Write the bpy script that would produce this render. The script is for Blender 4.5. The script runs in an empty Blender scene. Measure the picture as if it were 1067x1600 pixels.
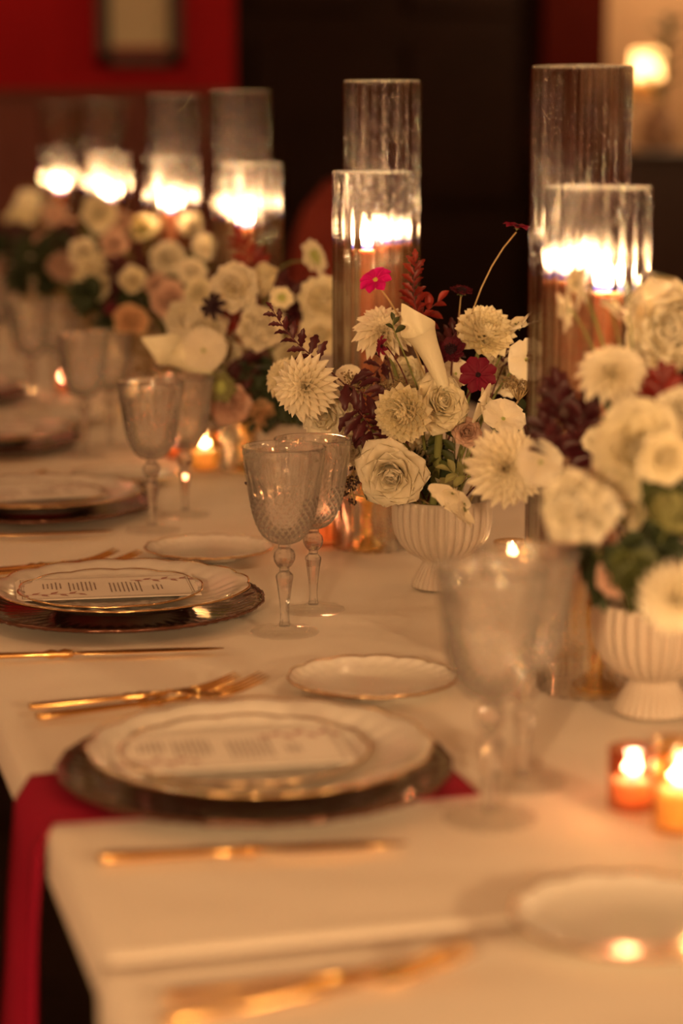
import bpy, math, random
from mathutils import Vector, Matrix, Euler, noise
rnd = random.Random(7)
PI = math.pi
sc = bpy.context.scene
C = sc.collection
TZ = 0.75                      # table top height
FPX = 3400.0                   # focal length in pixels for the 1067x1600 frame
YAW = math.atan(960/3450); PITCH = math.atan(600/FPX); CAMH = 0.52

# ------------------------------------------------------------------ camera
cam_d = bpy.data.cameras.new('camera'); cam = bpy.data.objects.new('camera', cam_d); C.objects.link(cam)
cam.location = (0, 0, TZ+CAMH); cam.rotation_euler = (PI/2-PITCH, 0, -YAW)
cam_d.sensor_fit = 'VERTICAL'; cam_d.sensor_height = 36; cam_d.lens = FPX/1600*36
cam_d.clip_start = 0.05; cam_d.clip_end = 60
cam_d.dof.use_dof = True; cam_d.dof.focus_distance = 2.36; cam_d.dof.aperture_fstop = 2.4
sc.camera = cam
# ------------------------------------------------------------------ world, exposure
w = bpy.data.worlds.new('world'); sc.world = w; w.use_nodes = True
w.node_tree.nodes['Background'].inputs[0].default_value = (1.0, 0.55, 0.28, 1)
w.node_tree.nodes['Background'].inputs[1].default_value = 0.02
sc.view_settings.view_transform = 'Standard'; sc.view_settings.look = 'None'
sc.view_settings.gamma = 1; sc.view_settings.exposure = 0.68; sc.view_settings.use_curve_mapping = False
cy_ = sc.cycles
cy_.max_bounces = 14; cy_.transmission_bounces = 14; cy_.glossy_bounces = 6; cy_.diffuse_bounces = 4
cy_.transparent_max_bounces = 40; cy_.sample_clamp_indirect = 40.0; cy_.blur_glossy = 0.3
cy_.caustics_reflective = True; cy_.caustics_refractive = True
# ------------------------------------------------------------------ unseen room lamps, with added fill, glint and wash lights
def lamp(name, loc, energy, color, radius):
    l = bpy.data.lights.new(name, 'POINT'); l.energy = energy; l.color = color; l.shadow_soft_size = radius
    o = bpy.data.objects.new(name, l); C.objects.link(o); o.location = loc; return o
WARM = (1.0, 0.60, 0.265)
lamp('unseen_room_light', (-0.55, -0.45, 1.34), 92, WARM, 0.06)  # this low pair is added front fill for the flowers, without fixtures
lamp('unseen_room_light', (1.25, -0.75, 1.34), 92, WARM, 0.06)
lamp('unseen_room_light', (-0.9, 2.6, 2.3), 8, WARM, 0.05)
lamp('unseen_room_light', (2.3, 3.4, 2.4), 6, WARM, 0.05)
lamp('unseen_room_light', (-0.6, 5.4, 2.4), 7, WARM, 0.05)
for k, (x, y, z) in enumerate([(-2.45, .6, 1.7), (-2.45, 2.2, 1.7), (-2.45, 3.8, 1.7), (5.2, -.6, 1.75), (5.2, 1.2, 1.75), (5.2, 3.0, 1.75), (5.2, 5.0, 1.75), (.4, -2.05, 1.7), (2.2, -2.05, 1.7), (-1.2, -2.05, 1.7)]):
    lamp('added_glint_light', (x, y, z), 8, WARM, 0.03)  # small lights added for sparkle on glass and plates; no wall fixtures
lamp('red_wash_light', (0.6, 8.2, 2.6), 7, (1.0, 0.22, 0.12), 0.08)  # added lamp that reddens the upper back wall
lamp('alcove_light', (4.1, 8.2, 2.3), 20, (1.0, 0.62, 0.32), 0.06)

# ------------------------------------------------------------------ pixel -> world helpers (camera model above)
cyw, syw, cpt, spt = math.cos(YAW), math.sin(YAW), math.cos(PITCH), math.sin(PITCH)
RT = Vector((cyw, -syw, 0)); FW = Vector((syw*cpt, cyw*cpt, -spt)); UP = Vector((syw*spt, cyw*spt, cpt))
CAM = Vector((0, 0, TZ+CAMH))
def at(px, py, d):
    return CAM + FW*d + RT*((px-533.5)/FPX*d) + UP*((800-py)/FPX*d)
def on(px, py, z=0.0):
    v = FW + RT*((px-533.5)/FPX) + UP*((800-py)/FPX)
    return CAM + v*((z-CAMH)/v.z)
def facing(r, u, c):            # direction given as right / up / towards the viewer
    return (RT*r + Vector((0, 0, 1))*u - Vector((FW.x, FW.y, 0)).normalized()*c).normalized()

# ------------------------------------------------------------------ materials
M = {}
def newmat(name):
    m = bpy.data.materials.new(name); m.use_nodes = True; M[name] = m
    nt = m.node_tree; return m, nt, nt.nodes['Principled BSDF'], nt.nodes['Material Output']
def plain(name, col, rough=0.5, metal=0.0, spec=0.5, var=0.0, vscale=30, bump=0.0, bscale=200, coat=0.0, transl=0.0, sss=0.0, rnds=0.0, coord='Object'):
    m, nt, p, out = newmat(name); N, L = nt.nodes.new, nt.links.new
    p.inputs['Base Color'].default_value = (*col, 1); p.inputs['Roughness'].default_value = rough
    p.inputs['Metallic'].default_value = metal; p.inputs['Specular IOR Level'].default_value = spec
    p.inputs['Coat Weight'].default_value = coat; p.inputs['Coat Roughness'].default_value = 0.05
    if sss: p.inputs['Subsurface Weight'].default_value = sss; p.inputs['Subsurface Radius'].default_value = (0.02, 0.008, 0.004); p.inputs['Subsurface Scale'].default_value = 1.0
    tc = N('ShaderNodeTexCoord')
    src = None
    if var:
        n = N('ShaderNodeTexNoise'); n.inputs['Scale'].default_value = vscale; n.inputs['Detail'].default_value = 4
        L(tc.outputs[coord], n.inputs['Vector'])
        mx = N('ShaderNodeMix'); mx.data_type = 'RGBA'
        mx.inputs[6].default_value = (*[max(0, c*(1-var)) for c in col], 1); mx.inputs[7].default_value = (*[min(1, c*(1+var)) for c in col], 1)
        L(n.outputs['Fac'], mx.inputs[0]); src = mx.outputs[2]
    if rnds:
        oi = N('ShaderNodeObjectInfo'); mr = N('ShaderNodeMapRange'); mr.inputs[3].default_value = 1-rnds; mr.inputs[4].default_value = 1.0
        L(oi.outputs['Random'], mr.inputs[0]); hs = N('ShaderNodeHueSaturation'); L(mr.outputs[0], hs.inputs['Value'])
        if src: L(src, hs.inputs['Color'])
        else: hs.inputs['Color'].default_value = (*col, 1)
        src = hs.outputs[0]
    if src: L(src, p.inputs['Base Color'])
    if bump:
        n2 = N('ShaderNodeTexNoise'); n2.inputs['Scale'].default_value = bscale; L(tc.outputs[coord], n2.inputs['Vector'])
        b = N('ShaderNodeBump'); b.inputs['Strength'].default_value = bump; b.inputs['Distance'].default_value = 0.002
        L(n2.outputs['Fac'], b.inputs['Height']); L(b.outputs[0], p.inputs['Normal'])
    if transl:
        t = N('ShaderNodeBsdfTranslucent'); mix = N('ShaderNodeMixShader'); mix.inputs[0].default_value = transl
        if src: L(src, t.inputs['Color'])
        else: t.inputs['Color'].default_value = (*col, 1)
        L(p.outputs[0], mix.inputs[1]); L(t.outputs[0], mix.inputs[2]); L(mix.outputs[0], out.inputs[0])
    return m
def glass(name, col=(1, 1, 1), transp=0.4, rough=0.0, ior=1.47, painted_sheen=0.0, fior=1.36, cap=.30):
    """thin clear glass: part straight through, part refracted, with a Fresnel reflection on top"""
    m, nt, p, out = newmat(name); N, L = nt.nodes.new, nt.links.new; nt.nodes.remove(p)
    g = N('ShaderNodeBsdfRefraction'); g.inputs['Color'].default_value = (*col, 1); g.inputs['Roughness'].default_value = rough; g.inputs['IOR'].default_value = ior
    t = N('ShaderNodeBsdfTransparent'); t.inputs['Color'].default_value = (*col, 1)
    mix = N('ShaderNodeMixShader'); mix.inputs[0].default_value = transp
    L(g.outputs[0], mix.inputs[1]); L(t.outputs[0], mix.inputs[2])
    gl = N('ShaderNodeBsdfGlossy'); gl.inputs['Roughness'].default_value = rough; gl.inputs['Color'].default_value = (1, 1, 1, 1)
    fr = N('ShaderNodeFresnel'); fr.inputs['IOR'].default_value = fior
    ge = N('ShaderNodeNewGeometry'); bf = N('ShaderNodeMath'); bf.operation = 'MULTIPLY_ADD'; bf.inputs[1].default_value = -0.85; bf.inputs[2].default_value = 1.0; L(ge.outputs['Backfacing'], bf.inputs[0])
    ml = N('ShaderNodeMath'); ml.operation = 'MULTIPLY'; L(fr.outputs[0], ml.inputs[0]); L(bf.outputs[0], ml.inputs[1])
    mn = N('ShaderNodeMath'); mn.operation = 'MINIMUM'; mn.inputs[1].default_value = cap; L(ml.outputs[0], mn.inputs[0])
    m2 = N('ShaderNodeMixShader'); L(mn.outputs[0], m2.inputs[0]); L(mix.outputs[0], m2.inputs[1]); L(gl.outputs[0], m2.inputs[2])
    if painted_sheen:  # white diffuse share brightens the clear glass, standing in for sparkle
        df = N('ShaderNodeBsdfTranslucent'); df.inputs[0].default_value = (.95, .93, .9, 1); m3 = N('ShaderNodeMixShader'); m3.inputs[0].default_value = painted_sheen
        d0 = N('ShaderNodeBsdfDiffuse'); d0.inputs[0].default_value = (.95, .93, .9, 1); m4 = N('ShaderNodeMixShader'); m4.inputs[0].default_value = .6
        L(df.outputs[0], m4.inputs[1]); L(d0.outputs[0], m4.inputs[2]); df = m4
        L(m2.outputs[0], m3.inputs[1]); L(df.outputs[0], m3.inputs[2]); L(m3.outputs[0], out.inputs[0]); return m
    L(m2.outputs[0], out.inputs[0]); return m
def flame_mat(name, strength):
    m, nt, p, out = newmat(name); N, L = nt.nodes.new, nt.links.new; nt.nodes.remove(p)
    e = N('ShaderNodeEmission'); e.inputs['Strength'].default_value = strength
    tc = N('ShaderNodeTexCoord'); sp = N('ShaderNodeSeparateXYZ'); L(tc.outputs['Generated'], sp.inputs[0])
    cr = N('ShaderNodeValToRGB'); L(sp.outputs['Z'], cr.inputs[0]); L(cr.outputs[0], e.inputs['Color'])
    el = cr.color_ramp.elements; el[0].position = 0.0; el[0].color = (0.004, 0.006, 0.03, 1); el[1].position = 0.3; el[1].color = (1, 0.62, 0.32, 1)
    x = el.new(0.16); x.color = (0.02, 0.02, 0.05, 1)
    x = el.new(1.0); x.color = (1, 0.66, 0.36, 1)
    L(e.outputs[0], out.inputs[0]); return m

plain('cloth', (0.80, 0.74, 0.66), 0.85, spec=0.15, var=0.03, vscale=6, bump=0.25, bscale=900)
plain('petal_white', (0.95, 0.89, 0.72), 0.6, spec=0.2, transl=0.42, rnds=0.10, var=0.05, vscale=60)
plain('petal_cream', (0.95, 0.88, 0.66), 0.6, spec=0.2, transl=0.42, rnds=0.10, var=0.06, vscale=60)
plain('petal_blush', (0.80, 0.56, 0.44), 0.6, spec=0.2, transl=0.42, rnds=0.12, var=0.06, vscale=60)
plain('petal_peach', (0.82, 0.55, 0.32), 0.6, spec=0.2, transl=0.42, rnds=0.12)
plain('petal_magenta', (0.75, 0.01, 0.25), 0.5, spec=0.2, transl=0.3, rnds=0.15)
plain('petal_burgundy', (0.10, 0.006, 0.018), 0.6, spec=0.25, transl=0.15, rnds=0.3)
plain('petal_wine', (0.22, 0.008, 0.035), 0.6, spec=0.25, transl=0.2, rnds=0.3)
plain('petal_dark', (0.022, 0.006, 0.012), 0.6, spec=0.25)
plain('calla', (0.86, 0.82, 0.60), 0.4, spec=0.4, transl=0.2)
plain('leaf_green', (0.075, 0.09, 0.025), 0.5, spec=0.3, transl=0.2, rnds=0.3)
plain('leaf_pale', (0.28, 0.28, 0.11), 0.5, spec=0.3, transl=0.25, rnds=0.3)
plain('leaf_dark', (0.035, 0.05, 0.02), 0.5, spec=0.3, transl=0.1, rnds=0.3)
plain('leaf_plum', (0.085, 0.014, 0.020), 0.4, spec=0.4, transl=0.15, rnds=0.4)
plain('leaf_red', (0.26, 0.022, 0.016), 0.4, spec=0.4, transl=0.25, rnds=0.4)
plain('stem_green', (0.20, 0.22, 0.07), 0.55, spec=0.3)
plain('stem_tan', (0.42, 0.30, 0.14), 0.6, spec=0.3)
plain('stem_plum', (0.12, 0.03, 0.03), 0.6, spec=0.3)
plain('bud_brown', (0.22, 0.15, 0.07), 0.7, var=0.4, vscale=300)
plain('bud_dark', (0.05, 0.022, 0.02), 0.7, var=0.4, vscale=300)
plain('pollen', (0.62, 0.46, 0.10), 0.8, var=0.3, vscale=400)
plain('centre_green', (0.45, 0.50, 0.16), 0.7, var=0.2, vscale=300)
plain('ceramic', (0.50, 0.43, 0.36), 0.45, spec=0.4, var=0.05, vscale=25, bump=0.1, bscale=400)
plain('porcelain', (0.78, 0.74, 0.68), 0.12, spec=0.6, coat=0.5)
plain('gold', (0.83, 0.52, 0.20), 0.22, metal=1.0, var=0.06, vscale=80)
plain('gold_rim', (0.75, 0.50, 0.25), 0.25, metal=1.0)
plain('brass', (0.80, 0.52, 0.18), 0.2, metal=1.0, var=0.08, vscale=60)
plain('charger', (0.055, 0.016, 0.010), 0.12, spec=0.6, coat=0.8, var=0.4, vscale=40)
plain('taper_wax', (0.42, 0.16, 0.08), 0.45, spec=0.3, sss=0.4)
plain('votive_wax', (0.90, 0.74, 0.48), 0.5, transl=0.45)
plain('pillar_wax', (0.90, 0.80, 0.58), 0.5, sss=0.8)
plain('wick', (0.02, 0.015, 0.01), 0.9)
plain('napkin', (0.30, 0.004, 0.030), 0.8, spec=0.2, var=0.15, vscale=12, bump=0.2, bscale=600)
plain('card', (0.86, 0.82, 0.76), 0.6, spec=0.2)
plain('ink', (0.28, 0.22, 0.19), 0.7); plain('ink_mauve', (0.40, 0.20, 0.18), 0.7)
plain('wall_red', (0.36, 0.013, 0.018), 0.8, spec=0.1, var=0.2, vscale=2, bump=0.2, bscale=60)
plain('wall_brown', (0.17, 0.040, 0.022), 0.6, var=0.25, vscale=3, bump=0.2, bscale=60)
plain('wall_pier', (0.060, 0.006, 0.003), 0.8, spec=0.05, var=0.25, vscale=3, bump=0.2, bscale=60)
plain('wall_tan', (0.62, 0.40, 0.22), 0.7, var=0.12, vscale=3, bump=0.2, bscale=60)
plain('door_dark', (0.020, 0.008, 0.0045), 0.6, spec=0.1, var=0.3, vscale=5)
plain('floor_wood', (0.035, 0.016, 0.009), 0.4, var=0.4, vscale=4, bump=0.2, bscale=40)
plain('ceiling_paint', (0.25, 0.15, 0.10), 0.8, var=0.1, vscale=2)
plain('dark_wood', (0.045, 0.016, 0.009), 0.35, var=0.35, vscale=14, bump=0.15, bscale=80)
plain('chair_velvet', (0.28, 0.035, 0.02), 0.8, var=0.2, vscale=8, bump=0.2, bscale=300)
plain('picture_paper', (0.62, 0.60, 0.38), 0.6, var=0.12, vscale=6)
plain('picture_red', (0.32, 0.012, 0.012), 0.6, var=0.2, vscale=9)
plain('vase_clay', (0.55, 0.36, 0.24), 0.6, var=0.1, vscale=20)
glass('tube_glass', (0.996, 0.992, 0.985), 0.62, ior=1.28, cap=.22)
glass('crystal', (0.998, 0.995, 0.99), 0.42, ior=1.52, rough=0.0, painted_sheen=0.055, fior=1.95, cap=.22)
glass('crystal_stem', (0.998, 0.995, 0.99), 0.45, ior=1.5, painted_sheen=0.04, fior=1.55, cap=.2)
glass('crystal_foot', (1, 1, 0.995), 0.90, ior=1.3, rough=0.0, painted_sheen=0.035, fior=1.45, cap=.14)
glass('highlight_glass', (1, 1, 1), 0.5, ior=1.3, rough=0.1, painted_sheen=0.2)  # whitened glass that stands in for rim highlights
glass('amber_glass', (0.985, 0.84, 0.62), 0.75)
glass('rose_glass', (0.95, 0.66, 0.54), 0.75)
flame_mat('flame', 55)

# ------------------------------------------------------------------ mesh helpers
def mk(name, V, F, mat, smooth=True, slots=None, fm=None):
    me = bpy.data.meshes.new(name); me.from_pydata([tuple(v) for v in V], [], F)
    for mm in ([mat] + (slots or [])): me.materials.append(M[mm])
    if smooth: me.polygons.foreach_set('use_smooth', [True]*len(me.polygons))
    if fm: me.polygons.foreach_set('material_index', fm)
    me.update(); return me
def link(name, me, parent=None, mw=None, kind=None, label=None):
    o = bpy.data.objects.new(name, me); C.objects.link(o)
    if parent: o.parent = parent
    if mw is not None: o.matrix_local = mw
    if kind: o['kind'] = kind
    if label: o['label'] = label
    return o
def thing(name, label, cat, loc=(0, 0, 0), rz=0, group=None):
    o = bpy.data.objects.new(name, None); C.objects.link(o); o.location = loc; o.rotation_euler = (0, 0, rz)
    o.empty_display_size = 0.02; o['label'] = label; o['category'] = cat
    if group: o['group'] = group
    return o
def struct(name, me):
    o = link(name, me); o['kind'] = 'structure'; return o
def copy_tree(o, parent=None, label=None):
    c = o.copy(); C.objects.link(c); c.parent = parent
    if label: c['label'] = label
    for ch in list(o.children):
        copy_tree(ch, c)
    return c
class MB:                                    # collects shapes into one mesh
    def __init__(s): s.V = []; s.F = []
    def add(s, V, F, T=None):
        n = len(s.V)
        s.V += [tuple(T @ Vector(v)) for v in V] if T is not None else [tuple(v) for v in V]
        s.F += [tuple(i+n for i in f) for f in F]; return s
    def mesh(s, name, mat, smooth=True): return mk(name, s.V, s.F, mat, smooth)
def box(x0, x1, y0, y1, z0, z1, b=0.0):
    if b <= 0:
        V = [(x, y, z) for z in (z0, z1) for y in (y0, y1) for x in (x0, x1)]
        F = [(0, 2, 3, 1), (4, 5, 7, 6), (0, 1, 5, 4), (2, 6, 7, 3), (0, 4, 6, 2), (1, 3, 7, 5)]
        return V, F
    V = []; F = []
    rings = [(z0, b), (z0+b, 0), (z1-b, 0), (z1, b)]
    for z, i in rings:
        V += [(x0+i+b*.0, y0+i, z), (x1-i, y0+i, z), (x1-i, y1-i, z), (x0+i, y1-i, z)]
    for r in range(3):
        for k in range(4):
            a = r*4+k; c = r*4+(k+1) % 4; F.append((a, c, c+4, a+4))
    F.append((3, 2, 1, 0)); F.append((12, 13, 14, 15)); return V, F
def lathe(prof, n=48, fn=None, closed_top=False, closed_bot=False, loop=False):
    V = []; F = []
    for j, (r, z) in enumerate(prof):
        for i in range(n):
            t = 2*PI*i/n; rr, zz = (r, z) if fn is None else fn(r, z, t, j, i)
            V.append((rr*math.cos(t), rr*math.sin(t), zz))
    m = len(prof)
    for j in range(m if loop else m-1):
        for i in range(n):
            a = j*n+i; b = j*n+(i+1) % n; c = ((j+1) % m)*n+(i+1) % n; d = ((j+1) % m)*n+i
            F.append((a, b, c, d))
    if closed_bot: V.append((0, 0, prof[0][1])); k = len(V)-1; F += [(k, (i+1) % n, i) for i in range(n)]
    if closed_top: V.append((0, 0, prof[-1][1])); k = len(V)-1; o = (m-1)*n; F += [(k, o+i, o+(i+1) % n) for i in range(n)]
    return V, F
def bez(p0, p1, p2, n=8):
    return [p0*(1-t)**2 + p1*2*t*(1-t) + p2*t*t for t in [i/n for i in range(n+1)]]
def tube(pts, r, n=6, caps=True):
    pts = [Vector(p) for p in pts]; V = []; F = []
    rs = r if isinstance(r, (list, tuple)) else [r]*len(pts)
    up = Vector((0, 0, 1)) if abs((pts[-1]-pts[0]).normalized().z) < .95 else Vector((1, 0, 0))
    for k, p in enumerate(pts):
        d = (pts[min(k+1, len(pts)-1)]-pts[max(k-1, 0)]).normalized()
        a = d.cross(up).normalized(); b = d.cross(a)
        for i in range(n):
            t = 2*PI*i/n; V.append(p + (a*math.cos(t)+b*math.sin(t))*rs[k])
    for k in range(len(pts)-1):
        for i in range(n):
            F.append((k*n+i, k*n+(i+1) % n, (k+1)*n+(i+1) % n, (k+1)*n+i))
    if caps: F.append(tuple(range(n-1, -1, -1))); o = (len(pts)-1)*n; F.append(tuple(range(o, o+n)))
    return V, F
def ball(r, n=8, m=5, sq=(1, 1, 1), c=(0, 0, 0)):
    V = [(c[0], c[1], c[2]-r*sq[2])]; F = []
    for j in range(1, m):
        a = -PI/2+PI*j/m
        for i in range(n): V.append((c[0]+r*sq[0]*math.cos(a)*math.cos(2*PI*i/n), c[1]+r*sq[1]*math.cos(a)*math.sin(2*PI*i/n), c[2]+r*sq[2]*math.sin(a)))
    V.append((c[0], c[1], c[2]+r*sq[2]))
    F += [(0, 1+(i+1) % n, 1+i) for i in range(n)]
    for j in range(m-2):
        for i in range(n): F.append((1+j*n+i, 1+j*n+(i+1) % n, 1+(j+1)*n+(i+1) % n, 1+(j+1)*n+i))
    o = 1+(m-2)*n; k = len(V)-1
    F += [(k, o+i, o+(i+1) % n) for i in range(n)]
    return V, F

# ------------------------------------------------------------------ room shell
X0, X1, Y0, Y1, ZC = -2.6, 5.4, -2.2, 9.0, 2.8
struct('floor', mk('floor', *box(X0, X1, Y0, Y1+1.2, -0.1, 0), 'floor_wood', False))
struct('ceiling', mk('ceiling', *box(X0, X1, Y0, Y1+1.2, ZC, ZC+0.1), 'ceiling_paint', False))
struct('wall_left', mk('wall_left', *box(X0-0.1, X0, Y0, Y1+1.2, 0, ZC), 'wall_brown', False))
struct('wall_right', mk('wall_right', *box(X1, X1+0.1, Y0, Y1+1.2, 0, ZC), 'wall_brown', False))
struct('wall_front', mk('wall_front', *box(X0, X1, Y0-0.1, Y0, 0, ZC), 'wall_brown', False))
def wx(px, y=Y1):               # world x on the back wall plane for a picture column
    v = FW + RT*((px-533.5)/FPX) + UP*(600/FPX)
    return v.x/v.y*y
xa, xb, xc = wx(368), wx(846), wx(942)
wb = struct('wall_back', mk('wall_back', *box(X0, xa, Y1, Y1+0.15, 1.42, ZC), 'wall_red', False))
struct('trim_1', mk('trim_1', *box(X0, xa, Y1-0.03, Y1+0.15, 0, 1.40), 'wall_brown', False))
struct('trim_2', mk('trim_2', *box(X0, xa, Y1-0.05, Y1+0.15, 1.395, 1.425, 0.008), 'wall_brown', False))
struct('door_1', mk('door_1', *box(xa, xb, Y1+0.08, Y1+0.15, 0, ZC), 'door_dark', False))
for k in range(6):              # raised panels of the double door
    pw = (xb-xa)/2; cx = xa+pw*(k % 2)+pw/2; z0 = (0.15, 0.95, 1.75)[k//2]
    link('door_panel', mk('door_panel', *box(cx-pw/2+.1, cx+pw/2-.1, Y1+0.055, Y1+0.08, z0, z0+0.68, 0.01), 'door_dark', False), bpy.data.objects['door_1'])
struct('wall_pier', mk('wall_pier', *box(xb, xc, Y1-0.02, Y1+0.15, 0, ZC), 'wall_pier', False))
struct('wall_alcove', mk('wall_alcove', *box(xc, X1, Y1, Y1+0.15, 0, ZC), 'wall_tan', False))

# framed picture on the red wall
px0, px1 = wx(152), wx(284)
zt = TZ+CAMH
def wz(py): return zt + (200-py)/FPX*(Y1/ (FW.y*cpt))*0.985
t = thing('framed_picture', 'cream picture in a dark wooden frame hanging on the red wall', 'picture', ((px0+px1)/2, Y1-0.01, wz(50)))
hw = (px1-px0)/2; hh = 0.25; fwid = 0.055
link('picture_frame', MB().add(*box(-hw, hw, -0.03, 0, -hh+.08, -hh+.08+fwid, .006)).add(*box(-hw, hw, -0.03, 0, hh-fwid, hh, .006)).add(*box(-hw, -hw+fwid, -0.03, 0, -hh+.08, hh, .006)).add(*box(hw-fwid, hw, -0.03, 0, -hh+.08, hh, .006)).mesh('picture_frame', 'dark_wood', False), t)
link('picture_sheet', mk('picture_sheet', *box(-hw+fwid-.005, hw-fwid+.005, -0.012, -0.002, -hh+.16, hh-fwid+.005), 'picture_paper', False), t)
link('picture_border', mk('picture_border', *box(-hw+fwid-.005, hw-fwid+.005, -0.012, -0.002, -hh+.08+fwid-.005, -hh+.16), 'picture_red', False), t)

# ------------------------------------------------------------------ tables
EX0, EX1 = 0.213, 1.345
def table(name, y0, y1, x0, label, seed):
    t = thing(name, label, 'table', ((x0+EX1)/2, (y0+y1)/2, 0), 0, 'long dining tables end to end')
    cx, cyy = (x0+EX1)/2, (y0+y1)/2; hx, hy = (EX1-x0)/2, (y1-y0)/2
    link('tabletop', mk('tabletop', *box(-hx+.004, hx-.004, -hy+.004, hy-.004, TZ-0.040, TZ-0.012), 'dark_wood', False), t)
    nx, ny = 56, int(2*hy/0.02); V = []; F = []
    xs = [-hx, -hx] + [-hx+2*hx*i/nx for i in range(nx+1)] + [hx, hx]
    ys = [-hy, -hy] + [-hy+2*hy*i/ny for i in range(ny+1)] + [hy, hy]
    for j, y in enumerate(ys):
        for i, x in enumerate(xs):
            z = TZ; xx, yy = x, y
            wyx, wyy = x+cx, y+cyy
            f = noise.noise(Vector((wyx*3+seed, wyy*4, 0)))*0.0020 + abs(noise.noise(Vector((wyx*2.2-wyy*4, wyy*7+wyx*2, seed))))*0.0030 - 0.0034
            f += -0.0012*math.exp(-((noise.noise(Vector((wyx*1.6, wyy*1.6, 9)))*6) % 1.0-.5)**2*60)
            z += f
            ex = i in (0, 1, len(xs)-1, len(xs)-2); ey = j in (0, 1, len(ys)-1, len(ys)-2)
            if i == 2 or i == len(xs)-3 or j == 2 or j == len(ys)-3: z = TZ-0.002
            if ex: xx += math.copysign(0.0035, x); z = TZ-0.006
            if ey: yy += math.copysign(0.0035, y) * (0.4 if name == 'dining_table' else 1); z = TZ-0.006
            if i in (0, len(xs)-1) or j in (0, len(ys)-1): z = TZ-0.045
            V.append((xx, yy, z))
    W = len(xs)
    for j in range(len(ys)-1):
        for i in range(W-1): F.append((j*W+i, j*W+i+1, (j+1)*W+i+1, (j+1)*W+i))
    link('tablecloth', mk('tablecloth', V, F, 'cloth'), t)
    for sx in (-1, 1):
        for sy in (-1, 1):
            link('leg', mk('leg', *box(sx*(hx-.12)-.03, sx*(hx-.12)+.03, sy*(hy-.15)-.03, sy*(hy-.15)+.03, 0, TZ-.11, .004), 'dark_wood', False), t)
    link('apron', MB().add(*box(-hx+.09, hx-.09, -hy+.1, -hy+.12, TZ-.11, TZ-.038)).add(*box(-hx+.09, hx-.09, hy-.12, hy-.1, TZ-.11, TZ-.038)).add(*box(-hx+.09, -hx+.11, -hy+.12, hy-.12, TZ-.11, TZ-.038)).add(*box(hx-.11, hx-.09, -hy+.12, hy-.12, TZ-.11, TZ-.038)).mesh('apron', 'dark_wood', False), t)
    return t
table('dining_table', 1.302, 4.20, EX0, 'long dining table under a fitted pale cloth carrying the sharp goblets and bouquets', 1.0)
table('dining_table', 0.35, 1.2985, EX0-.008, 'dining table with fitted pale cloth at the near end, butted against the long one', 5.0)
table('dining_table', 4.204, 7.4, EX0, 'dining table at the far end below the blurred row of candles', 8.0)

# ------------------------------------------------------------------ tableware
def scal(amp, n): return lambda r, z, t, j, i: (r*(1+amp*(r/0.14)**4*abs(math.sin(n*t/2))), z)
def plate_profile(R, h, foot):
    return [(foot*.9, 0), (foot, 0), (foot, 0.002), (R*.72, 0.004), (R*.93, h-.001), (R*.995, h+.0005), (R, h+.0016), (R*.985, h+.002), (R*.93, h+.001), (R*.86, h-.003), (R*.74, 0.0065), (R*.66, 0.0045), (R*.3, 0.0038), (0.001, 0.0038)]
def make_plate(name, label, R, h, lobes, group, relief=1.0):
    t = thing(name, label, 'plate', group=group)
    n = lobes*12
    def fn(r, z, th, j, i):
        k = (r/R)**6; s = abs(math.sin(lobes*th/2)); rr = r*(1+0.020*k*(s-0.5))
        if r > R*.7 and j > 6: z += relief*0.0009*math.sin(lobes*2*th+r*300)*math.sin((r/R-.7)/.3*PI)
        return rr, z+(0.0012*k*(s-.5) if r > R*.9 else 0)
    link('dish', mk('dish', *lathe(plate_profile(R, h, R*.58), n, fn), 'porcelain'), t)
    ring = [(R+.0012*math.cos(a), h+.0014+.0012*math.sin(a)) for a in [2*PI*q/6 for q in range(6)]]
    link('gold_edge', mk('gold_edge', *lathe(ring, n, lambda r, z, th, j, i: (r*(1+.020*(abs(math.sin(lobes*th/2))-.5)), z+.0012*(abs(math.sin(lobes*th/2))-.5)), loop=True), 'gold_rim'), t)
    return t
def make_charger(label, group):
    t = thing('charger_plate', label, 'charger plate', group=group); R = 0.158; n = 192
    prof = [(.08, 0), (.085, 0), (.12, .002), (R*.95, .010), (R, .0135), (R*.985, .0150), (R*.94, .0125), (R*.86, .009), (R*.84, .0075), (.12, .0048), (.06, .0042), (.001, .0042)]
    def fn(r, z, th, j, i):
        k = (r/R)**8; return r*(1+.004*k*math.sin(24*th)), z+(.0006*math.sin(48*th) if r > R*.83 and j > 5 else 0)
    link('dish', mk('dish', *lathe(prof, n, fn), 'charger'), t)
    ring = [(R+.0022*math.cos(a), .0145+.0022*math.sin(a)) for a in [2*PI*q/6 for q in range(6)]]
    link('beaded_edge', mk('beaded_edge', *lathe(ring, n, lambda r, z, th, j, i: ((R+(r-R)*(1+.22*math.sin(64*th)))*(1+.004*math.sin(24*th)), .0145+(z-.0145)*(1+.22*math.sin(64*th))), loop=True), 'charger_rim'), t)
    return t
plain('charger_rim', (0.13, 0.055, 0.035), 0.22, metal=0.6, var=0.2, vscale=200)
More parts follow.
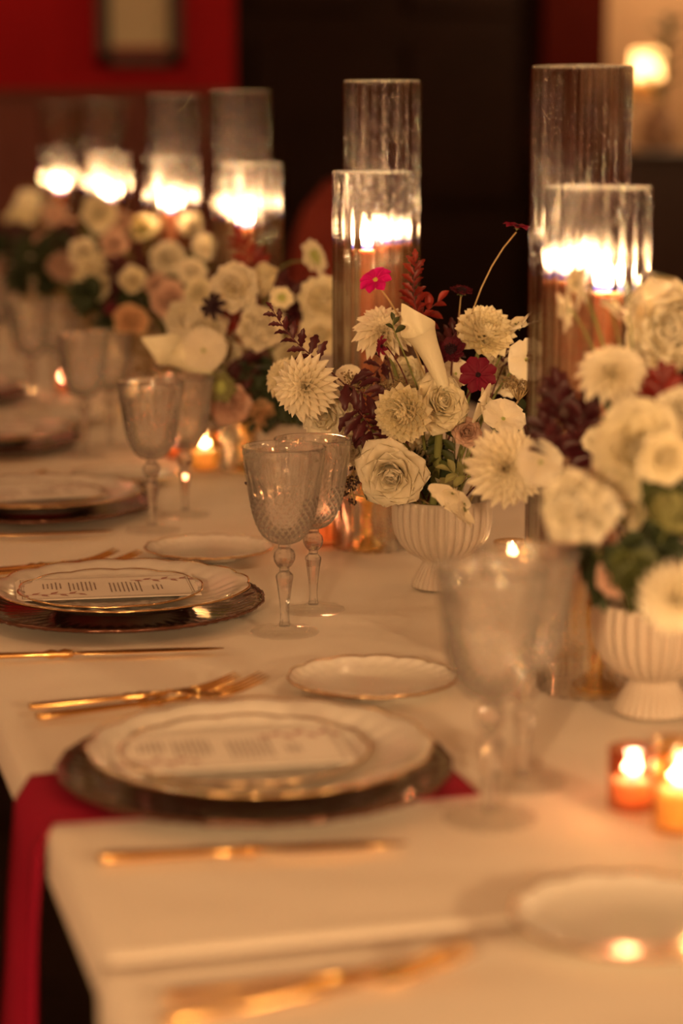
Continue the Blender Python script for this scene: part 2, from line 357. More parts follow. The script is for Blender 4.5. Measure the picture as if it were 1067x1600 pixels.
def goblet_meshes():
    # bowl: outer wall cut with diamonds and flutes, smooth inner wall
    n = 240
    def tri(q): return abs((q % 1.0)*2-1)
    def cut(r, z, th, j, i):
        if r < .012 or j >= NOUT: return r, z
        u = 24*th/(2*PI); v = (z-.098)/.0095
        if z <= .1455:                       # diamonds
            return r - .0042*min(tri(u+v), tri(u-v)) + .0008, z
        if z < .186:                         # tall pointed flutes above the diamonds
            return r - .0020*tri(u+v*0)*(1-(z-.1455)/.0405)+.0006*(1-(z-.1455)/.0405), z
        return r, z
    prof = [(.004, .0945), (.010, .0955), (.0165, .0985), (.0212, .1025), (.0246, .107), (.0270, .1115), (.0290, .116), (.0306, .1205), (.0320, .125), (.0331, .1295), (.0341, .134), (.0349, .1385), (.0357, .143), (.0364, .1475), (.0372, .152), (.0381, .158), (.0391, .165), (.0411, .173), (.042, .181), (.0429, .189), (.0438, .1955), (.0440, .197), (.0433, .1976), (.0424, .197),
            (.0415, .189), (.0397, .175), (.0362, .160), (.0343, .147), (.0316, .132), (.0283, .121), (.0240, .1125), (.0170, .105), (.009, .1015), (.001, .100)]
    k0 = max(k for k, p_ in enumerate(prof) if p_ == (.0440, .197))
    dense = [prof[0]]
    for (ra, za), (rb, zb) in zip(prof[:k0], prof[1:k0+1]):
        m_ = 4 if zb < .15 else 2
        dense += [(ra+(rb-ra)*q/m_, za+(zb-za)*q/m_) for q in range(1, m_+1)]
    NOUT = len(dense); prof = dense+prof[k0+1:]
    bowl = mk('bowl', *lathe(prof, n, cut, closed_bot=True), 'crystal', True)
    st = [(.0062, .0075), (.0050, .014), (.0046, .022), (.0052, .030), (.0064, .040), (.0080, .052), (.0094, .060), (.0090, .0625), (.0055, .066), (.0052, .0695), (.0085, .0725), (.0112, .0775), (.0118, .082), (.0105, .087), (.0068, .0905), (.0062, .0945), (.004, .0955)]
    stem = mk('stem', *lathe(st, 8, lambda r, z, th, j, i: (r*(1+.0*j), z), closed_top=True, closed_bot=True), 'crystal_stem', False)
    ft = [(.001, 0), (.030, 0), (.0355, .0008), (.0362, .0018), (.0355, .0028), (.026, .0036), (.014, .0052), (.008, .0085), (.005, .0115)]
    foot = mk('foot', *lathe(ft, 48, lambda r, z, th, j, i: (r, z+(.0005*math.cos(12*th) if 3 < j < 7 else 0)), closed_top=True), 'crystal_foot')
    return bowl, stem, foot
GB = goblet_meshes()
def goblet(x, y, label, s=1.0, rz=0.0, group='cut crystal goblets'):
    t = thing('goblet', label, 'wine glass', (x, y, TZ+.0005), rz, group); t.scale = (s, s, s)
    for nm, me in zip(('bowl', 'stem', 'foot'), GB): link(nm, me, t)
    return t
def bar(pts, ws, th, n=8):       # flattened rounded bar, pts along local +x ; ws half widths (y), th half heights
    V = []; F = []
    for (p, w_, h_) in zip(pts, ws, th):
        for i in range(n):
            a = 2*PI*i/n; V.append((p[0], p[1]+w_*math.cos(a), p[2]+h_*math.sin(a)))
    for k in range(len(pts)-1):
        for i in range(n): F.append((k*n+i, k*n+(i+1) % n, (k+1)*n+(i+1) % n, (k+1)*n+i))
    F.append(tuple(range(n-1, -1, -1))); o = (len(pts)-1)*n; F.append(tuple(range(o, o+n)))
    return V, F
def knife_parts():
    h = [(0, .0058, .0032), (.004, .0068, .0038), (.03, .0060, .0034), (.07, .0048, .003), (.09, .0042, .0028), (.096, .0062, .005), (.101, .0045, .0035), (.106, .0066, .0052), (.112, .0048, .0035)]
    hm = mk('handle', *bar([(x, 0, .005) for x, a, b in h], [a for x, a, b in h], [b for x, a, b in h]), 'gold')
    b = [(.112, .0045, .0014), (.12, .0070, .0011), (.15, .0088, .0009), (.19, .0085, .0008), (.212, .0055, .0006), (.222, .0012, .0004)]
    bm = mk('blade', *bar([(x, .001, .005) for x, a, c in b], [a for x, a, c in b], [c for x, a, c in b]), 'gold')
    return hm, bm
def fork_parts():
    h = [(0, .0058, .0026), (.005, .0066, .003), (.04, .0052, .0027), (.085, .0035, .0024), (.092, .0055, .0042), (.098, .0036, .003), (.104, .0056, .0042), (.11, .0034, .0028), (.13, .0028, .0022)]
    def zc(x): return .004 + max(0, x-.10)*.02 + (.010*math.sin(min(1, max(0, (x-.125)/.065))*PI)*-0.15)
    hm = mk('handle', *bar([(x, 0, zc(x)) for x, a, b in h], [a for x, a, b in h], [b for x, a, b in h]), 'gold')
    def sh(x): return .006 + .010*((x-.13)/.07)**2 - .003*math.sin((x-.13)/.07*PI)
    hd = [(.13, .0028, .0018), (.138, .007, .0013), (.146, .0112, .0012), (.154, .0116, .0012), (.158, .0116, .0011)]
    sm = mk('head', *bar([(x, 0, sh(x)) for x, a, b in hd], [a for x, a, b in hd], [b for x, a, b in hd]), 'gold')
    tines = []
    for k in range(4):
        y = (k-1.5)*.0066; ps = [(.155+.045*q/5) for q in range(6)]
        tines.append(mk('tine', *bar([(x, y, sh(x)) for x in ps], [.0018, .0018, .0017, .0015, .0012, .0006], [.0011]*5+[.0005]), 'gold'))
    return hm, sm, tines
KP = knife_parts(); FP = fork_parts()
def knife(p0, p1, label):
    a = math.atan2(p1.y-p0.y, p1.x-p0.x); L_ = (p1-p0).length/.222
    t = thing('table_knife', label, 'knife', (p0.x, p0.y, TZ-.0005), a, 'gold table knives'); t.scale = (L_, 1, 1)
    link('handle', KP[0], t); link('blade', KP[1], t); return t
def fork(x, y, a, label, s=1.0):
    t = thing('table_fork', label, 'fork', (x, y, TZ-.0005), a, 'gold table forks'); t.scale = (s, s, s)
    link('handle', FP[0], t); link('head', FP[1], t)
    for m in FP[2]: link('tine', m, t)
    return t
# menu card: long side along the diner's view (+x), text lines across (y)
def card(x, y, z, a, label):
    t = thing('menu_card', label, 'menu card', (x, y, z), a, 'menu cards on the small plates')
    W, H = .098, .056      # half length (x), half width (y)
    link('sheet', mk('sheet', *box(-W, W, -H, H, 0, .0006), 'card', False), t)
    e = MB(); z0 = .0009
    def q(x0, x1, y0, y1, mb=e): mb.add([(x0, y0, z0), (x1, y0, z0), (x1, y1, z0), (x0, y1, z0)], [(0, 1, 2, 3)])
    for off, lw in ((.006, .0009), (.0085, .0004)):
        for s in (-1, 1):
            xx = s*(W-off); q(xx-lw/2, xx+lw/2, -H+off, H-off)
            yy = s*(H-off); q(-W+off, W-off, yy-lw/2, yy+lw/2)
    link('printed_border', e.mesh('printed_border', 'ink', False), t)
    r = random.Random(3); e = MB()
    for bx, nl, hl, yc in ((-.068, 5, .020, .012), (-.040, 7, .026, .006), (.004, 8, .030, -.004), (.050, 3, .016, -.010)):
        for k in range(nl):
            xx = bx + k*.0046; half = hl*(.6+.4*r.random()); yy = yc-half
            while yy < yc+half:
                wl = .002+.006*r.random(); q(xx-.0008, xx+.0008, yy, min(yy+wl, yc+half), e); yy += wl+.0011
    link('printed_text', e.mesh('printed_text', 'ink', False), t)
    for sx, cx, cyc in ((1, .062, .030), (-1, -.062, -.030)):
        e = MB().add(*box(cx-.034, cx+.034, cyc-.0005, cyc+.0005, .0007, z0))
        for k in range(7):
            bx = cx-.03+.01*k; ang = (1 if k % 2 else -1)*(.7+.3*r.random())
            L_ = .016-.001*abs(k-3); c, s = math.cos(ang), math.sin(ang)
            pts = [(0, 0), (L_*.4, .0032), (L_, 0), (L_*.4, -.0032)]
            e.add([(bx+c*a-s*b, cyc+s*a+c*b, z0) for a, b in pts], [(0, 3, 2, 1)])
        link('printed_sprig', e.mesh('printed_sprig', 'ink_mauve', False), t)
    return t

PITCHY = 0.648
ord_ = ['near', 'second', 'third', 'fourth', 'fifth']
where = ['at the place with the burgundy napkin', 'at the place in focus with the readable card', 'at the place behind the one in focus', 'two places behind the one in focus', 'at the farthest visible place']
proto = {}
def clone(key, maker, loc, rz, label):
    if key not in proto: proto[key] = maker(); o = proto[key]
    else: o = copy_tree(proto[key])
    o.location = loc; o.rotation_euler = (0, 0, rz); o['label'] = label; return o
for k in range(5):
    y = 1.655+PITCHY*k; x = 0.388
    clone('ch', lambda: make_charger('', 'dark charger plates'), (x, y, TZ), .1*k, 'dark glossy charger plate with beaded rim '+where[k])
    clone('dp', lambda: make_plate('dinner_plate', '', .139, .016, 16, 'white dinner plates'), (x+.004, y, TZ+.0045+.008), .2*k, 'white scalloped dinner plate with gold edge '+where[k])
    clone('sp', lambda: make_plate('side_plate', '', .100, .009, 12, 'small plates under the menu cards'), (x-.008, y, TZ+.0165), .3*k, 'small white plate under the menu card '+where[k])
    card(x-(.012 if k else .024), y+.004, TZ+.0265, (-.08, -.10, .05, .0, .0)[k], 'bordered menu card with mauve sprigs '+where[k])
bw = ['nearest one, cut by the frame beside small candles', 'beside gold forks at the burgundy napkin place', 'beside the fork tips and the in-focus goblets', 'behind the softly blurred pair of goblets', 'far along the table behind blurred goblets']
for k in range(5):
    p = (0.55+(.0, .012, .0, .0, 0)[k], (1.262, 1.912, 2.585, 3.19, 3.85)[k])
    clone('bp', lambda: make_plate('bread_plate', '', .079, .010, 14, 'white bread plates'), (p[0], p[1], TZ), .5*k, 'white scalloped bread plate with gold edge, '+bw[k])
gl = [(0.536, 1.505, 'large blurred crystal goblet in front of the gold candle base, nearest of all'), (0.592, 1.585, 'blurred crystal goblet just behind the nearest one, beside the footed bowl'),
      (0.537, 2.151, 'sharp cut crystal goblet, front one of the pair before the bouquet'), (0.593, 2.246, 'sharp cut crystal goblet, rear one of the pair, orange candle behind its stem'),
      (0.513, 2.766, 'softly blurred goblet with twisted stem, front one of the pair beside the amber candle'), (0.577, 2.867, 'softly blurred goblet, rear one of the pair just before the amber candle'),
      (0.530, 3.44, 'strongly blurred goblet, front one of the third pair along the table'), (0.588, 3.54, 'strongly blurred goblet, rear one of the third pair along the table'),
      (0.530, 4.08, 'very blurred goblet, front one of the fourth pair along the table'), (0.590, 4.18, 'very blurred goblet, rear one of the fourth pair along the table'),
      (0.530, 4.72, 'very blurred goblet by the left frame edge, front of the fifth pair'), (0.590, 4.82, 'very blurred goblet by the left frame edge, rear of the fifth pair')]
for i, (x, y, lb) in enumerate(gl): goblet(x, y, lb, 1.0 if i % 2 == 0 else .965, i*.37)
for pa, pb, lb in (((155, 1350), (637, 1327), 'gold table knife below the plate with the burgundy napkin'), ((-130, 1036), (350, 1020), 'gold table knife in front of the in-focus plate'),
                   ((-190, 849), (178, 835), 'gold table knife in front of the third plate along the table')):
    knife(on(*pa), on(*pb), lb)
knife(Vector((.236, 3.43, 0)), Vector((.458, 3.42, 0)), 'gold table knife in front of the fourth plate along the table')
fk = [(.230, 1.226, .02, 'nearest gold fork, long tines beside the near bread plate'), (.222, 1.190, .20, 'gold fork nearest the lens, crossing below its twin'),
      (.240, 1.918, .10, 'gold fork with long showing tines behind the burgundy-napkin plate'), (.242, 1.880, .20, 'gold fork half hidden behind the burgundy-napkin plate', 1.12),
      (.236, 2.545, .16, 'gold fork whose tips show behind the in-focus plate, beside its twin'), (.262, 2.528, .16, 'gold fork tip closest to the in-focus bread plate'),
      (.238, 3.20, .10, 'gold fork far along the table behind the third plate'), (.240, 3.16, .14, 'second gold fork far along the table behind the third plate')]
for f in fk: fork(*f)

# napkin under the near charger, hanging over the table edge
def napkin():
    t = thing('napkin', 'burgundy cloth napkin under the near plate, hanging over the table edge', 'napkin', (.388, 1.655, TZ))
    V = []; F = []; nu, nv = 60, 14
    path = []
    for i in range(nu+1):
        s = i/nu
        if s < .42:
            u = s/.42; path.append((.16-u*(.16+.178), 0.0018))
        else:
            u = (s-.42)/.58; path.append((-.181-.006*math.sin(min(u*6, 1)*PI/2)-.045*u**1.5, -.002-.62*u))
    for lay in (0, 1):
        for i, (x, z) in enumerate(path):
            s = i/nu; fall = max(0, (s-.42)/.58)
            for j in range(nv+1):
                v = j/nv*2-1
                yy = -.012+v*(.082-.018*(1-min(1, abs(s-.42)*3))+.02*fall)-fall*.03
                rip = fall*.022*math.sin(v*5+1.0+fall*2)+.004*fall*math.sin(v*13)
                V.append((x-rip*(1 if s > .42 else 0)-(.006 if (lay and s > .42) else 0), yy, z+(.0016 if lay and s <= .42 else 0)))
    W = nv+1; off = (nu+1)*W
    for lay in (0, 1):
        for i in range(nu):
            for j in range(nv):
                a = lay*off+i*W+j; F.append((a, a+1, a+W+1, a+W) if lay else (a, a+W, a+W+1, a+1))
    for i in range(nu):
        for j in (0, nv):
            a = i*W+j; F.append((a, a+W, a+W+off, a+off))
    link('folded_cloth', mk('folded_cloth', V, F, 'napkin'), t)
napkin()

# ------------------------------------------------------------------ candles
FL = []
for j in range(9):
    u = j/8; FL.append((.0052*math.sin(PI*min(1, u*1.0+.08)**.62)*(1-.25*u)+.0002, .030*u))
FLV = lathe(FL, 12, closed_top=True, closed_bot=True)
flame_me = mk('flame', *FLV, 'flame')
def put_flame(parent, z, s=1.0, energy=1.0, wr=True):
    if wr: link('wick', mk('wick', *tube([(0, 0, z-.004), (.0006, 0, z+.004), (.0016, 0, z+.008)], .0008, 5), 'wick'), parent)
    o = link('flame', flame_me, parent, Matrix.Translation((0, 0, z+.003)) @ Matrix.Scale(s, 4))
    l = bpy.data.lights.new('candle_light', 'POINT'); l.energy = energy; l.color = (1.0, .54, .22) if energy > .5 else (1.0, .66, .38); l.shadow_soft_size = .007*s
    lo = bpy.data.objects.new('candle_light', l); C.objects.link(lo); lo.parent = parent; lo.location = (0, 0, z+.018*s)
HOLD = [(.001, 0), (.024, 0), (.0252, .0015), (.0250, .004), (.0215, .006), (.019, .0085), (.013, .0125), (.0085, .016), (.0070, .021), (.0085, .0235), (.0070, .026), (.0062, .040), (.0062, .052), (.0085, .056), (.0125, .060), (.0135, .064), (.0135, .080), (.0142, .082), (.0125, .083), (.0115, .080), (.0112, .066), (.001, .065)]
hold_me = mk('holder', *lathe(HOLD, 28), 'brass')
TOPZ = .372
tp = [(.0112, .066), (.0110, .20), (.0104, TOPZ-.002), (.0095, TOPZ), (.006, TOPZ-.001), (.0012, TOPZ-.0025)]
taper_me = mk('taper', *lathe(tp, 20, closed_top=True), 'taper_wax')
def tube_glass(h, R=.0472, ribs=20):
    n = ribs*12; th = .0034
    def fn(r, z, t, j, i):
        a = .0021*math.cos(ribs*t)
        return (r+a, z) if r > R-.002 else (r+.0003*math.cos(ribs*t+PI), z)
    prof = [(R-th, .001), (R-.001, 0), (R, .001), (R, h*.33), (R, h*.66), (R, h-.0018), (R-.0006, h-.0004), (R-th*.5, h), (R-th+.0004, h-.0006), (R-th, h-.002), (R-th, h*.66), (R-th, h*.33)]
    return mk('ribbed_tube', *lathe(prof, n, fn, loop=True), 'tube_glass')
TS, TT = tube_glass(.467), tube_glass(.578)
def rim_ring(h, R, ribs, amp, tr):  # ring added on the tube top to draw a bright highlight line
    prof = [(R+tr*math.cos(q), h+tr*math.sin(q)) for q in [2*PI*k/6 for k in range(6)]]
    return mk('rim_highlight', *lathe(prof, ribs*12, lambda r, z, t, j, i: (r+amp*math.cos(ribs*t), z), loop=True), 'highlight_glass')
RS, RTT = rim_ring(.4672, .0457, 20, .0014, .0012), rim_ring(.5782, .0457, 20, .0014, .0012)
tube_txt = ['beside the nearest bouquet', 'rising from the bouquet in focus', 'behind the dark-flowered bouquet', 'third group from the doorway end', 'in the blurred pair by the red wall', 'farthest, overlapped by its neighbour']
shortY = [1.856, 2.585, 3.237, 3.86, 4.54, 5.22]; tallY = [2.006, 2.684, 3.485, 4.042, 4.856, 5.522]
grp_txt = ['beside the nearest bouquet', 'behind the in-focus bouquet', 'third along the table from the lens', 'fourth along the table from the lens', 'fifth along the table from the lens', 'sixth and farthest along the table']
def candle_set(x, y, short, k, off):
    nm = 'short' if short else 'tall'
    t = thing('glass_cylinder', f'{nm} ribbed clear glass cylinder around a lit taper, {grp_txt[k]}', 'candle shade', (x, y, TZ+.0002), rnd.random(), 'ribbed glass cylinders')
    link('ribbed_tube', TS if short else TT, t); link('rim_highlight', RS if short else RTT, t)
    h = thing('candlestick', f'small brass candlestick inside the {nm} cylinder {grp_txt[k]}', 'candlestick', (x+off, y, TZ), 0, 'brass candlesticks')
    link('holder', hold_me, h)
    c = thing('taper_candle', f'lit terracotta taper candle in the {nm} cylinder {grp_txt[k]}', 'candle', (x+off, y, TZ), rnd.random()*6, 'lit taper candles')
    link('wax', taper_me, c); put_flame(c, TOPZ-.003, 1.15, 1.7)
for k in range(6):
    candle_set(.758, shortY[k], True, k, (.010, -.006, -.008, 0, .004, 0)[k])
    candle_set(.80, tallY[k], False, k, (-.012, .010, .004, 0, 0, -.004)[k])

def votive(p, label, R=.022, H=.045, mat='amber_glass', energy=.22, bulge=.0):
    t = thing('votive_candle', label, 'candle', (p.x, p.y, TZ+.0003), 0, 'small glass votive candles')
    def rr(z): return R*(1+bulge*math.sin(z/H*PI))
    n = 64; zs = [H*i/8 for i in range(9)]
    prof = [(.001, 0), (R*.8, 0)] + [(rr(z), max(z, .001)) for z in zs] + [(rr(z)-.0018, z) for z in reversed(zs) if z > .004] + [(R*.7, .0035), (.001, .0035)]
    link('cup', mk('cup', *lathe(prof, n, lambda r, z, th, j, i: (r*(1+.012*math.cos(16*th)), z)), mat), t)
    wz_ = H*.48; wp = [(.001, .0042), (R*.75, .0042)] + [(rr(z)-.0030, max(z, .006)) for z in [wz_*i/4 for i in range(5)]] + [(rr(wz_)*.5, wz_-.0012), (.001, wz_-.002)]
    link('wax', mk('wax', *lathe(wp, 24), 'votive_wax'), t)
    put_flame(t, wz_-.002, .75, energy)
votive(on(988, 1262), 'low red glass votive candle beside a taller one, near the lens', .0195, .048, 'rose_glass')
votive(on(1060, 1296), 'taller amber glass votive candle cut by the frame, near the lens', .0205, .068, 'amber_glass')
votive(on(320, 733), 'round amber votive candle glowing behind the softly blurred goblets', .0215, .062, 'amber_glass', bulge=.18)
votive(on(275, 716), 'small red votive candle half hidden behind the blurred goblet stem', .017, .040, 'rose_glass', .06)
votive(on(507, 850), 'orange votive candle behind the stem of the sharp rear goblet', .024, .068, 'rose_glass', .15)
votive(on(800, 905), 'votive candle seen through the nearest goblet', .022, .045, 'amber_glass')
votive(on(45, 520), 'tiny orange votive candle among far blurred goblets', .024, .06, 'amber_glass')
votive(on(100, 612), 'orange votive candle beside the third pair of goblets', .02, .04, 'rose_glass', .06)
votive(on(205, 640), 'orange votive candle behind the goblets under the far flowers', .02, .045, 'amber_glass', .06)

# ------------------------------------------------------------------ footed ribbed bowls
def make_bowl():
    t = thing('footed_bowl', '', 'flower bowl', group='ribbed footed flower bowls')
    R = .058; rows = 1
    out = [(.001, .0), (.034, .0), (.0352, .0015), (.0345, .006), (.028, .018), (.0225, .027), (.022, .0300), (.027, .0335), (.038, .0395), (.048, .049), (.0545, .061), (.0575, .075), (R, .088), (.0570, .098), (.0560, .103), (.0540, .1035), (.0530, .098), (.0535, .080), (.045, .055), (.02, .042), (.001, .041)]
    n = 30*8
    def fn(r, z, t, j, i):
        if 1 < j < 14: k = abs(math.sin(15*t)); return r*(1-.095*(1-k**.45)), z
        return r, z
    link('vessel', mk('vessel', *lathe(out, n, fn), 'ceramic'), t)
    return t
bowls = [(.784, 1.766), (.770, 2.337), (.775, 3.03), (.775, 3.68), (.775, 4.35), (.775, 5.02), (.775, 5.75)]
bt = ['holding the nearest bouquet, cut by the frame', 'holding the in-focus bouquet', 'hidden behind the sharp goblets under the third bouquet', 'under the fourth bouquet along the table', 'under the fifth bouquet along the table', 'under the sixth bouquet along the table', 'under the farthest bouquet']
for k, (x, y) in enumerate(bowls): clone('bowl', make_bowl, (x, y, TZ), .3*k, 'greige ribbed ceramic footed bowl '+bt[k])

plain('pillar_glow', (0.92, 0.82, 0.62), 0.5, spec=0.2, transl=0.7)
# ------------------------------------------------------------------ flowers
def petal(L, W, elev=(0, 0, 0), cup=0.0, tip=2.0, base=.25, notch=0.0, ruf=0.0, rk=3, nu=4, nv=5, r0=0.0, ph=0.0, wrap=0.0, tp=1.6):
    """petal growing outward along +y from radius r0; elev = elevation at base / middle / tip (rad)"""
    V = []; F = []; y = r0; z = 0.0
    for j in range(nv+1):
        v = j/nv
        if v <= .5: e = elev[0]+(elev[1]-elev[0])*v*2
        else: e = elev[1]+(elev[2]-elev[1])*((v-.5)*2)**tp
        if j: y += L/nv*math.cos(e); z += L/nv*math.sin(e)
        wv = W*(base+(1-base)*math.sin(PI*min(1, (v*.95))**1.0*.5/.62) if v < .62 else (max(0.0, 1-((v-.62)/.38)**tip))**(.42 if tip > 2.4 else .6 if tip > 1.5 else .9))
        wv = max(wv, W*.05)
        for i in range(-nu//2, nu//2+1):
            u = i/(nu/2); x = u*wv
            if wrap:
                th = x/max(wrap, 1e-4); yy = y-wrap*(1-math.cos(th)); xx = wrap*math.sin(th)
            else: xx, yy = x, y
            # cup lifts the edges along the local normal
            n_y, n_z = -math.sin(e), math.cos(e); k = cup*abs(x)*abs(u)
            rr = ruf*v*v*math.sin(rk*u*PI+ph)
            yy += n_y*(k+rr)-notch*(abs(u) < .3)*(v > .95); zz = z+n_z*(k+rr)
            if notch and v > .95: yy += notch*.3*math.cos(u*PI*2)
            V.append((xx, yy, zz))
    W1 = 2*(nu//2)+1
    for j in range(nv):
        for i in range(W1-1): F.append((j*W1+i, j*W1+i+1, (j+1)*W1+i+1, (j+1)*W1+i))
    return V, F
def rotz(a): return Matrix.Rotation(a, 4, 'Z')
def rotx(a): return Matrix.Rotation(a, 4, 'X')
GA = PI*(3-5**.5)
# every kind returns a list of (petal geometry key, matrix) in a unit of R = 1 flower radius, bloom axis +z
PG = {}
def pg(key, **k):
    if key not in PG: PG[key] = petal(**k)
    return key
def kind_dahlia(r, n=84, pointed=True):
    out = []
    for i in range(n):
        t = (i+.5)/n; pol = math.acos(1-1.45*t)          # 0 .. ~117 deg
        s = .42+.55*min(1, t*1.5)**.7
        key = pg(f'da{i%3}{pointed}', L=1.0, W=.17 if pointed else .165, elev=(0, .25, -.15-.1*(i % 3)), cup=1.1, tip=1.25 if pointed else 2.6, base=.5, nu=4, nv=4)
        s *= 1+.08*(r.random()-.5)
        out.append((key, rotz(i*GA) @ rotx(PI/2-pol) @ Matrix.Diagonal((1.0*(.55+.5*t), s, s, 1))))
    return out
def kind_ball(r, n=110):
    out = []
    for i in range(n):
        t = (i+.5)/n; pol = math.acos(1-1.3*t)
        s = .60+.38*min(1, t*1.3)
        key = pg(f'ba{i%2}', L=1.0, W=.20, elev=(0, .10, .75+.3*(i % 2)), cup=1.2, tip=3, base=.6, nu=4, nv=4)
        out.append((key, rotz(i*GA) @ rotx(PI/2-pol) @ Matrix.Diagonal((.5+.65*t, s*.97, s*.97, 1))))
    return out
def kind_rose(r, n=40, openness=1.0, ruf=.015):
    out = []
    for i in range(n):
        t = i/(n-1); q = int(t*11)/11
        key = pg(f'ro{q}{openness}{ruf}{i%3}', L=.58+.46*q, W=.30+.38*q, elev=(1.35-1.45*q*openness, 1.52-.85*q*openness, 1.95-3.0*q*openness-.3*(i % 3)*q), cup=-.0, tp=3.0,
                 tip=3.2-.3*(i % 3), base=.6, ruf=ruf*(1+3*q), rk=2+i % 2, nu=8, nv=12, r0=.02+.06*q, wrap=.11+.50*q, ph=i % 3)
        out.append((key, Matrix.Translation((0, 0, -.34-.08*t)) @ rotz(i*GA+(r.random()-.5)*.5) @ Matrix.Rotation((r.random()-.5)*.18, 4, 'Y') @ Matrix.Scale(1+.12*(r.random()-.5), 4)))
    return out
def kind_peony(r): return kind_rose(r, 44, .85, .035)
def kind_tulip(r):
    out = []
    for i in range(7):
        key = pg(f'tu{i%2}', L=1.5, W=.62, elev=(.2, 1.45, 1.7-.3*(i % 2)), tip=2.2, base=.4, nu=6, nv=7, r0=.02, wrap=.62, ruf=.02)
        out.append((key, Matrix.Translation((0, 0, -.7)) @ rotz(i*2*PI/3+(.5 if i > 2 else 0)) @ Matrix.Scale(1-.05*(i < 3), 4)))
    return out
def kind_cosmos(r, n=8):
    return [(pg(f'co{i%2}', L=.92, W=.30, elev=(.25, .05, -.15-.2*(i % 2)), cup=.35, tip=3.2, base=.3, notch=.07, nu=6, nv=5, r0=.08), rotz(i*2*PI/n+.1*(r.random()-.5)) @ Matrix.Scale(1+.08*(r.random()-.5), 4)) for i in range(n)]
def kind_wilt(r):                 # dark cosmos with narrow reflexed petals
    return [(pg(f'wi{i%2}', L=.95, W=.20, elev=(.5, .1, -.7-.2*(i % 2)), cup=.5, tip=1.8, base=.4, nu=4, nv=5, r0=.05), rotz(i*2*PI/8+.3*(r.random()-.5))) for i in range(8)]
def kind_sweetpea(r):
    o = []
    std = pg('sp0', L=1.0, W=1.0, elev=(1.2, 1.5, 1.0), tip=3.5, base=.35, notch=.12, ruf=.08, rk=2, nu=8, nv=6, cup=-.05)
    wing = pg('sp1', L=.75, W=.42, elev=(.2, .9, 1.3), tip=3, base=.3, ruf=.05, nu=6, nv=5, wrap=.5)
    o.append((std, Matrix.Translation((0, -.05, -.4)))); o.append((std, Matrix.Translation((0, -.15, -.35)) @ rotz(.5) @ Matrix.Scale(.85, 4)))
    for s in (-1, 1): o.append((wing, Matrix.Translation((0, 0, -.35)) @ rotz(PI+s*.8)))
    o.append((wing, Matrix.Translation((0, 0, -.3)) @ rotz(PI) @ Matrix.Scale(.6, 4)))
    return o
def kind_orchid(r):               # five broad papery petals
    return [(pg(f'or{i%2}', L=.98, W=.52, elev=(.5, .25, -.2), tip=3, base=.3, ruf=.06, rk=2, nu=6, nv=6, cup=.15, r0=.03), rotz(i*2*PI/5+.15*(r.random()-.5))) for i in range(5)]
def kind_scabiosa(r):
    o = []
    for i in range(30):
        t = i/29; o.append((pg(f'sc{i%3}', L=.5, W=.2, elev=(.2, .4, .1), tip=3, base=.4, ruf=.07, rk=3, nu=6, nv=4, r0=.42, ph=i), Matrix.Translation((0, 0, .22*(1-t))) @ rotz(i*GA) @ Matrix.Scale(.65+.4*t, 4)))
    return o
def kind_carnation(r):
    o = []
    for i in range(46):
        t = (i+.5)/46; pol = math.acos(1-1.2*t)
        o.append((pg(f'ca{i%3}', L=1.0, W=.30, elev=(0, .2, .4), tip=3.5, base=.2, notch=.05, ruf=.09, rk=3, nu=6, nv=5, ph=i*2), rotz(i*GA) @ rotx(PI/2-pol) @ Matrix.Scale(.8+.2*t, 4)))
    return o
KINDS = dict(dahlia=kind_dahlia, ball=kind_ball, rose=kind_rose, peony=kind_peony, tulip=kind_tulip, cosmos=kind_cosmos, wilt=kind_wilt,
             sweetpea=kind_sweetpea, orchid=kind_orchid, scabiosa=kind_scabiosa, carnation=kind_carnation)
CATN = dict(dahlia='dahlia', ball='chrysanthemum', rose='rose', peony='peony', tulip='tulip', cosmos='cosmos', wilt='cosmos', sweetpea='sweet_pea', orchid='butterfly_flower', scabiosa='scabiosa', carnation='carnation')
PME = {}
def pmesh(key, mat):
    if (key, mat) not in PME: PME[(key, mat)] = mk('petal', *PG[key], mat)
    return PME[(key, mat)]
JM = {}
def jmesh(kind, mat, var):
    if (kind, mat, var) not in JM:
        mb = MB()
        for key, T in KINDS[kind](random.Random(var*13+5)): mb.add(*PG[key], T)
        JM[(kind, mat, var)] = mb.mesh('petals', mat)
    return JM[(kind, mat, var)]
cen_me = {}
def centre(kind, mat):
    if (kind, mat) not in cen_me:
        r = random.Random(4); mb = MB().add(*ball(.16, 10, 6, (1, 1, .6)))
        for i in range(26):
            a = i*GA; q = .155*math.sqrt(i/26); mb.add(*ball(.026, 5, 4, c=(q*math.cos(a), q*math.sin(a), .09+.03*r.random())))
        cen_me[(kind, mat)] = mb.mesh('centre', mat)
    return cen_me[(kind, mat)]
cal_me = {}
def calyx(mat):
    if mat not in cal_me:
        mb = MB().add(*lathe([(.02, -.55), (.05, -.45), (.16, -.36), (.22, -.22), (.15, -.10), (.02, -.02)], 10))
        for i in range(5): mb.add(*petal(.36, .10, (-.2, .1, -.5), tip=1.2, nu=2, nv=4, r0=.12), Matrix.Translation((0, 0, -.25)) @ rotz(i*2*PI/5))
        cal_me[mat] = mb.mesh('calyx', mat)
    return cal_me[mat]
leaf_geo = {}
